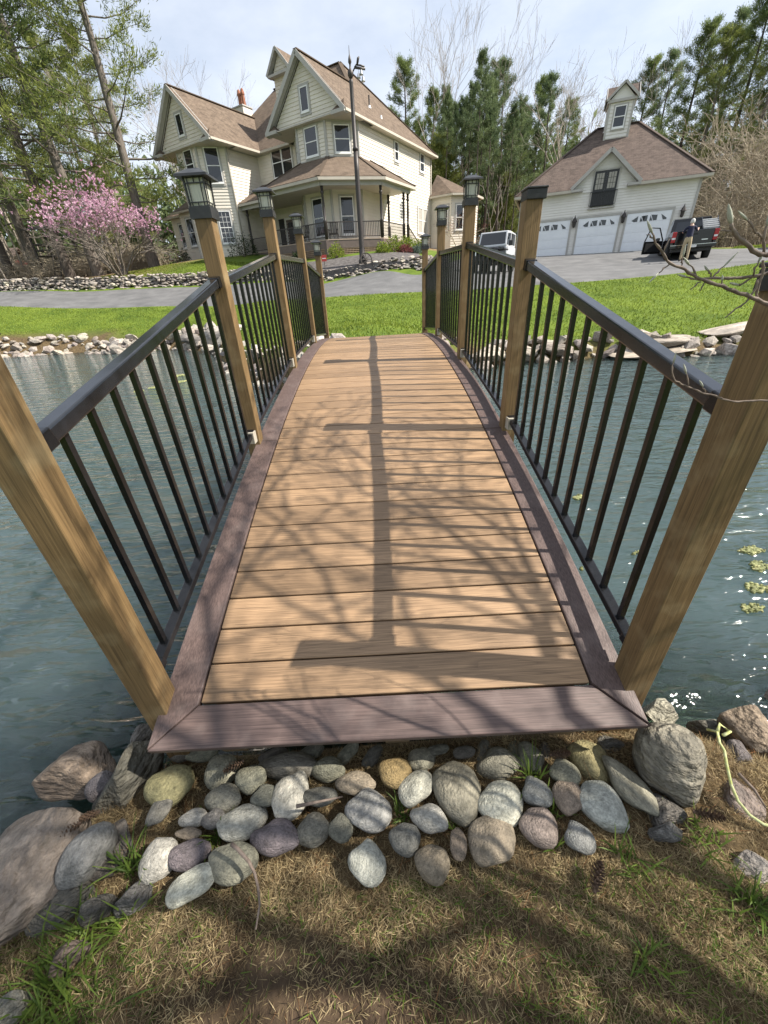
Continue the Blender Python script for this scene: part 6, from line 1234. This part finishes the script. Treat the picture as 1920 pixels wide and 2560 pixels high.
tg = MB().box(-.79, .79, .0, .07, .66, 1.30).build('tailgate', 'truck_paint', truck, bevel=.02); MB().box(-.12, .12, -.02, -.001, 1.08, 1.16).build('handle', 'black_plastic', tg); MB().box(.34, .60, -.012, -.001, .84, .88).build('badge', 'chrome', tg)
MB().box(-.99, .99, -.20, .02, .52, .70).build('rear_bumper', 'truck_paint', truck, bevel=.03); MB().box(-.98, .98, -.215, -.19, .655, .675).build('bumper_trim', 'chrome', truck); MB().box(-.17, .17, -.215, -.203, .54, .64).build('number_plate', 'white_paper', truck)
MB().box(-.86, .86, -.05, 1.9, .38, .60).build('chassis', 'black_plastic', truck)
hz_ = lambda w, y, z0, z1: [(-w, y, z0), (w, y, z0), (w, y, z1), (-w, y, z1)]
loft([hz_(.97, 1.98, .45, 1.12), hz_(.98, 3.9, .45, 1.12), hz_(.97, 4.5, .5, 1.10), hz_(.95, 5.5, .55, 1.04), hz_(.86, 5.62, .6, .95)]).build('cab_body', 'truck_paint', truck, bevel=.03)
loft([hz_(.92, 2.0, 1.12, 1.20), hz_(.84, 2.12, 1.12, 1.98), hz_(.80, 2.6, 1.12, 2.06), hz_(.80, 3.3, 1.12, 2.04), hz_(.88, 4.1, 1.12, 1.22)]).build('cab_roof', 'truck_paint', truck, bevel=.02)
MB().poly([(-.72, 1.995, 1.26), (.72, 1.995, 1.26), (.68, 2.09, 1.84), (-.68, 2.09, 1.84)]).build('rear_window', 'car_glass', truck)
MB().poly([(-.76, 3.5, 1.82), (.76, 3.5, 1.82), (.84, 4.12, 1.24), (-.84, 4.12, 1.24)]).build('windscreen', 'car_glass', truck)
for sx in (-1, 1): MB().poly([(sx*.935, 2.2, 1.22), (sx*.925, 3.7, 1.22), (sx*.835, 3.3, 1.82), (sx*.84, 2.3, 1.80)]).build('side_window', 'car_glass', truck)
for x in (-.86, .86):
    for y in (1.05, 4.65): wheel_part(truck, x, y, .40, .27)
do = obj('driver_door', None, parent=truck, loc=(-.99, 3.75, 0), rot=(0, 0, R(-62)))
MB().box(-.04, .03, -1.15, 0, .50, 1.14).build('door_skin', 'truck_paint', do, bevel=.02)
f = MB().tube([(0, -.02, 1.14), (.07, -.42, 1.76), (.08, -.95, 1.80), (.0, -1.12, 1.14)], .035, 6); f.build('window_frame', 'truck_paint', do)
MB().box(.031, .06, -1.05, -.1, .6, 1.05).build('door_card', 'black_plastic', do); MB().box(-.30, -.06, -.28, -.16, 1.10, 1.30).build('mirror', 'black_plastic', do, bevel=.02)
# folded panel of slats standing in the truck bed
f = obj('folded_bed_cover', None, loc=(0, 0, 0)); fc = thing('slatted_panel', 'silver slatted panel standing tilted over the truck bed', 'panel', (tp_[0], 23.1, tz), th_); bpy.data.objects.remove(f)
for k in range(5): t = k/5; a = Vector((.30, .25+1.1*t, 1.36+.50*t)); MB().bar(a, a+Vector((.66, 0, .0)), .03, .075, up=(0, -.4, 1)).build('slat', 'silver_paint', fc)
MB().bar((.29, .2, 1.34), (.29, 1.45, 1.92), .03, .05).build('side_rail', 'black_metal', fc); MB().bar((.97, .2, 1.34), (.97, 1.45, 1.92), .03, .05).build('side_rail', 'black_metal', fc)
# off-roader
jp = at(1232, 640, y=23.8); jz = gz(jp[0], 23.8)+.03
jeep = thing('offroad_car', 'silver boxy off-road car with flat windscreen and hood coloured as a dark reflection parked on the driveway', 'car', (jp[0], 23.8, jz), R(-208))
loft([hz_(.78, -2.0, .55, 1.15), hz_(.78, -.2, .55, 1.15), hz_(.78, .35, .55, 1.12)]).build('tub', 'jeep_paint', jeep, bevel=.04)
loft([hz_(.70, .36, .60, 1.10), hz_(.62, 1.5, .60, 1.04), hz_(.60, 1.58, .60, 1.0)]).build('hood', 'truck_paint', jeep, bevel=.05)  # silver hood coloured dark to stand for the dark reflection on it
loft([hz_(.74, -2.0, 1.15, 1.80), hz_(.74, -.55, 1.15, 1.84), hz_(.70, .05, 1.15, 1.82), hz_(.74, .34, 1.13, 1.20)]).build('hardtop', 'jeep_paint', jeep, bevel=.03)
MB().poly([(-.66, .325, 1.24), (.66, .325, 1.24), (.62, .085, 1.76), (-.62, .085, 1.76)][::-1]).build('windscreen', 'car_glass', jeep)
for sx in (-1, 1):
    MB().poly([(sx*.748, -.6, 1.24), (sx*.735, .15, 1.24), (sx*.715, .0, 1.72), (sx*.745, -.6, 1.74)]).build('side_window', 'car_glass', jeep); MB().poly([(sx*.747, -1.8, 1.24), (sx*.747, -.75, 1.24), (sx*.747, -.75, 1.74), (sx*.747, -1.8, 1.74)]).build('side_window', 'car_glass', jeep)
    MB().hexa([(min(sx*.62, sx*.92), .62, .92), (max(sx*.62, sx*.92), .62, .92), (max(sx*.62, sx*.92), 1.55, .92), (min(sx*.62, sx*.92), 1.55, .92), (min(sx*.62, sx*.92), .62, .98), (max(sx*.62, sx*.92), .62, .98), (max(sx*.62, sx*.92), 1.55, .98), (min(sx*.62, sx*.92), 1.55, .98)]).build('fender', 'black_plastic', jeep, bevel=.02)
    MB().lathe([(.11, 0), (.11, .03)], (sx*.44, 1.58, .82), 14, 'y').build('headlight', 'chrome', jeep); MB().box(min(sx*.80, sx*1.0), max(sx*.80, sx*1.0), .05, .15, 1.15, 1.38).build('mirror', 'black_plastic', jeep, bevel=.02)
    for y in (-1.3, 1.1): wheel_part(jeep, sx*.76, y, .40, .26)
gr_ = MB()
for k in range(7): gr_.box(-.28+k*.085, -.24+k*.085, 1.575, 1.592, .66, .94)
gr_.build('grille_slots', 'dark_recess', jeep); MB().box(-.80, .80, 1.62, 1.80, .48, .66).build('front_bumper', 'black_plastic', jeep, bevel=.03); MB().box(-.6, .6, -1.9, 1.6, .38, .56).build('chassis', 'black_plastic', jeep); MB().box(-.45, .45, 1.55, 1.66, .62, 1.02).build('winch_guard', 'black_plastic', jeep)
# trailer at the edge of the drive
ex, ey = 27.8, 27.0; ez_ = gz(ex, ey); tr = thing('covered_trailer', 'grey covered trailer standing at the end of the driveway', 'trailer', (ex, ey, ez_), R(-35))
MB().box(-1.1, 1.1, -2, 2, .5, 2.6).build('body', 'galvanised', tr, bevel=.08); MB().box(-1.05, 1.05, -1.8, 1.9, 2.61, 2.72).build('roof_panel', 'red_paint', tr, bevel=.03); MB().box(-.9, .9, -2.02, -2.005, .7, 2.4).build('rear_door', 'black_plastic', tr)
for x in (-1.0, 1.0): wheel_part(tr, x, 0, .36, .22)
# ------------------------------------------------------------------ person at the tailgate
def person():
    pp_ = at(1709, 640, y=22.05); z0 = gz(pp_[0], 22.05)+.035
    t = thing('person', 'person in navy shirt and khaki trousers reaching over the truck tailgate', 'person', (pp_[0], 22.05, z0), th_)
    J = dict(pel=(0, 0, .95, .15, .115), waist=(0, .02, 1.08, .145, .11), chest=(.0, .08, 1.30, .165, .12), neck0=(0, .11, 1.46, .07, .06), neck=(0, .13, 1.54, .052, .052), head=(0, .17, 1.63, .082, .092), crown=(0, .175, 1.73, .07, .075),
      ls=(-.17, .10, 1.42, .062, .062), le=(-.27, .30, 1.24, .047, .047), lw=(-.22, .52, 1.33, .034, .034), lh=(-.20, .60, 1.35, .036, .028), rs=(.17, .10, 1.42, .062, .062), re=(.30, .27, 1.27, .047, .047), rw=(.36, .50, 1.38, .034, .034), rh=(.37, .58, 1.40, .036, .028),
      lhip=(-.09, 0, .88, .095, .095), lk=(-.11, .03, .49, .066, .070), la=(-.12, -.02, .10, .048, .05), lt=(-.13, .14, .04, .045, .035), rhip=(.09, 0, .88, .095, .095), rk=(.13, -.03, .49, .066, .070), ra=(.15, -.12, .10, .048, .05), rt=(.17, .04, .04, .045, .035))
    E_ = [('pel', 'waist'), ('waist', 'chest'), ('chest', 'neck0'), ('neck0', 'neck'), ('neck', 'head'), ('head', 'crown'), ('neck0', 'ls'), ('ls', 'le'), ('le', 'lw'), ('lw', 'lh'), ('neck0', 'rs'), ('rs', 're'), ('re', 'rw'), ('rw', 'rh'), ('pel', 'lhip'), ('lhip', 'lk'), ('lk', 'la'), ('la', 'lt'), ('pel', 'rhip'), ('rhip', 'rk'), ('rk', 'ra'), ('ra', 'rt')]
    ks = list(J); me = bpy.data.meshes.new('body_cage'); me.from_pydata([J[k][:3] for k in ks], [(ks.index(a), ks.index(b)) for a, b in E_], []); o = bpy.data.objects.new('body_cage', me); COL.objects.link(o)
    sk_ = o.modifiers.new('skin', 'SKIN'); sk_.use_smooth_shade = True; sb = o.modifiers.new('sub', 'SUBSURF'); sb.levels = 2; sb.render_levels = 2
    for i, k in enumerate(ks): v = me.skin_vertices[0].data[i]; v.radius = J[k][3:]; v.use_root = (k == 'pel')
    dg = bpy.context.evaluated_depsgraph_get(); bm_ = bpy.data.meshes.new_from_object(o.evaluated_get(dg)); bpy.data.objects.remove(o)
    bm_.materials.clear()
    for mn in ('skin', 'navy_cloth', 'khaki_cloth', 'black_plastic'): bm_.materials.append(MATS[mn])
    for p in bm_.polygons:
        c = p.center; m_ = 0
        if c.z < .09: m_ = 3
        elif c.z < 1.02 and abs(c.x) < .26: m_ = 2
        elif c.z < 1.49 and (abs(c.x) < .22 or c.y < .26): m_ = 1
        p.material_index = m_
    body = obj('body', bm_, None, t)
    h = MB()
    for i in range(6):
        for k in range(12): pass
    hr = MB().lathe([(.02, .115), (.06, .10), (.088, .055), (.096, .0), (.094, -.05), (.075, -.09)], (0, .165, 1.665), 14); hr.build('hair', 'grey_hair', t, True)
    for s, c in ((-1, Vector((-.20, .62, 1.355))), (1, Vector((.37, .60, 1.405)))):
        fg = MB()
        for k in range(4): b = c+Vector((-.028+.019*k, .0, 0)); L = (.07, .08, .078, .06)[k]; fg.tube([b, b+Vector((0, L*.5, .006)), b+Vector((0, L*.85, -.018)), b+Vector((0, L*.9, -.035))], .0085, 5)
        fg.tube([c+Vector((-s*.03, -.03, 0)), c+Vector((-s*.055, .0, 0)), c+Vector((-s*.06, .03, -.01))], .0095, 5); fg.build('fingers', 'skin', t, True)
    return t
person()
# ------------------------------------------------------------------ magnolia on the near right bank: its twigs reach into view, its crown shades the deck
nm = thing('budding_magnolia', 'bare magnolia reaching budded twigs over the right bridge post', 'tree', (3.0, -1.15, gz(3.0, -1.15))); O = Vector(nm.location)
def rp_(pts, y): return [Vector(at(1600+x*.2441, 480+q*.2441, y=y+dy))-O for x, q, dy in [(p[0], p[1], p[2] if len(p) > 2 else 0.) for p in pts]]
tw_ = MB(); BUDS = []
def budat(p, d, L=.032, r=.0065):
    d = d.normalized(); L *= .56; r *= .48; bud = MB(); BUDS.append(bud); bud.tube([p-d*.002, p+d*L*.25, p+d*L*.6, p+d*L*.88, p+d*L], [r*.55, r, r*.85, r*.4, r*.1], 7)
def br(pts, r0, r1, y, b=None, L=.032):
    P = rp_(pts, y); n_ = len(P); Q = []
    for i in range(n_-1): Q += [P[i], (P[i]+P[i+1])/2+Vector((random.uniform(-1, 1), random.uniform(-1, 1), random.uniform(-1, 1)))*.0018]
    Q.append(P[-1]); k = len(Q); r0 *= .48; r1 *= .50; tw_.tube(Q, [r0+(r1-r0)*i/(k-1)+(.0006 if i % 2 == 0 and 0 < i < k-1 else 0) for i in range(k)], 7)
    if b: budat(P[-1], P[-1]-P[-2], L, b)
    return P
YA = .02
A = br([(1420, 640, -.02), (1311, 645), (1230, 640), (1150, 600), (1050, 500), (985, 440), (940, 380), (932, 320)], .0075, .0050, YA, .0085, .052)
br([(945, 405), (890, 402), (830, 398)], .0028, .0016, YA)
B_ = br([(1420, 1200, -.02), (1311, 1150), (1200, 1100), (1090, 1050), (960, 1010), (850, 960), (700, 920), (600, 890), (500, 830), (420, 770), (310, 730), (250, 650), (190, 560), (140, 460), (120, 410)], .0068, .0024, YA, .0048, .036)
br([(310, 735), (240, 780), (180, 840)], .0024, .0018, YA, .0036, .03); br([(140, 470), (105, 460), (65, 440)], .002, .0014, YA); br([(230, 630), (260, 560), (300, 480)], .002, .0012, YA)
br([(420, 770), (425, 720), (440, 660)], .0022, .0016, YA, .0034, .028); br([(600, 885), (560, 820), (500, 740)], .0026, .002, YA, .0042, .03); br([(600, 895), (520, 885), (470, 870)], .0026, .002, YA, .0042, .03)
br([(625, 920), (570, 960), (510, 1002)], .0022, .0014, YA); br([(660, 925), (635, 970), (610, 1012)], .0022, .0014, YA); br([(850, 960), (840, 930), (842, 900)], .002, .002, YA, .004, .014)
C_ = br([(1420, 800, -.02), (1311, 830), (1200, 860), (1050, 880), (900, 885), (750, 880), (660, 890), (600, 900)], .0056, .0030, YA+.01); br([(750, 868), (800, 820), (860, 760)], .0028, .002, YA+.01, .0036, .048); br([(725, 868), (710, 830), (690, 800)], .0026, .002, YA+.01, .0034, .02); br([(1150, 870), (1080, 920), (1020, 955), (1000, 950)], .003, .0024, YA+.01, .0046, .030)
br([(1200, 900), (1190, 980), (1130, 1070), (1030, 1170), (930, 1240), (870, 1290)], .0036, .0016, YA); br([(1260, 700), (1265, 780), (1230, 900), (1200, 1000), (1200, 1090)], .004, .004, YA+.005); br([(1160, 860), (1170, 780), (1220, 700)], .003, .0022, YA, .0044, .02); br([(1265, 640), (1270, 540), (1275, 430), (1300, 330)], .0044, .003, YA, .0046, .03); br([(1180, 420), (1140, 330), (1090, 280)], .0024, .002, YA, .0042, .04); br([(1275, 470), (1220, 440), (1180, 420)], .003, .0024, YA)
E2 = br([(1480, 2120, -.02), (1311, 2140), (1150, 2140), (1000, 2150), (880, 2130), (780, 2090), (680, 2070), (580, 2030), (500, 2000), (420, 1970), (360, 1940), (335, 1880), (330, 1800), (345, 1740)], .0038, .0018, YA+.02, .0044, .034)
br([(495, 1990), (488, 1920), (470, 1850)], .0022, .0018, YA+.02, .0042, .036); br([(670, 2060), (660, 2020), (640, 1985)], .002, .0016, YA+.02, .0040, .028); br([(880, 2130), (840, 2110), (800, 2080)], .0016, .001, YA+.02)
def inview(P):   # keep the crown's own branches out over the bank, not across the lens
    d = P+np.array(nm.location)-CAM; w_ = d@_fw; return (w_ > .05) & (np.abs(d@_r2) < w_*1.02) & (np.abs(d@_u2) < w_*1.36)
# limbs joining the twigs to the trunk
trunk = [Vector((0, 0, -.1)), Vector((-.05, .05, .8)), Vector((-.1, .1, 1.5)), Vector((-.15, .2, 2.2))]
tw_.tube(trunk, [.11, .09, .08, .06], 9)
for P, j in ((A, 3), (B_, 2), (C_, 2), (E2, 1)):
    p = P[0]; q = trunk[j]; n_ = 12; W_ = [p.lerp(q, k/n_)+Vector((0, 0, -.22*math.sin(PI*k/n_)*(.4+.5*(j % 2)))) for k in range(n_+1)]
    for k in range(1, n_): W_[k] += Vector((random.uniform(-1, 1), random.uniform(-1, 1), random.uniform(-1, 1)))*.028
    tw_.tube(W_, [.0042+.026*(k/n_)**1.5 for k in range(n_+1)], 7)
    for k in range(2, n_-1):
        a_ = W_[k]; e_ = a_
        d_ = Vector((random.uniform(-.6, .4), random.uniform(-.8, .5), random.uniform(-.2, 1))).normalized(); Q_ = [a_]
        for h_ in range(4): d_ = (d_+Vector((random.uniform(-1, 1), random.uniform(-1, 1), random.uniform(-.3, 1)))*.28).normalized(); Q_.append(Q_[-1]+d_*random.uniform(.05, .12))
        if all(not inview(np.array([v_]))[0] for v_ in Q_): tw_.tube(Q_, [.0035, .003, .0026, .0022, .0018], 5); budat(Q_[-1], d_, .045, .0075)
tw_.build('budded_twigs', 'twig', nm, True); [b.build('bud', 'bud', nm, True) for b in BUDS]
segs = []; tips = []
for s in range(9):
    a = s*.7; d = np.array([math.cos(a)*.55, math.sin(a)*.55, 1.]); d /= np.linalg.norm(d); grow(segs, tips, np.array([-.1, .1, 1.2+.12*s]), d, 1.45, .038, 5, .62, .03, 2, minr=.0032)
def inview(P):   # keep the crown's own branches out over the bank, not across the lens
    d = P+np.array(nm.location)-CAM; w_ = d@_fw; return (w_ > .05) & (np.abs(d@_r2) < w_*1.02) & (np.abs(d@_u2) < w_*1.36)
segs = np.array(segs); segs = segs[~(inview(segs[:, :3]) | inview(segs[:, 3:6]))]; T = np.array(tips); T = T[~inview(T[:, :3])]
V, F = tree_from(segs, 5)
obj('branches', mesh_np('near_magnolia_branches', V, F, True), 'twig', nm)
V, F = blades(np.repeat(T[:, :3], 2, 0), np.repeat(T[:, 3:], 2, 0)+rng.normal(size=(len(T)*2, 3))*.15, .05, .02); obj('crown_buds', mesh_np('crown_buds', V, F), 'bud', nm)
plant_tree('p', 3, 10.2, -3.3, 17, 'unseen tall pine behind the near magnolia, added for its shade', wide=1.1)  # added out of view, crown kept high to shade the left foreground
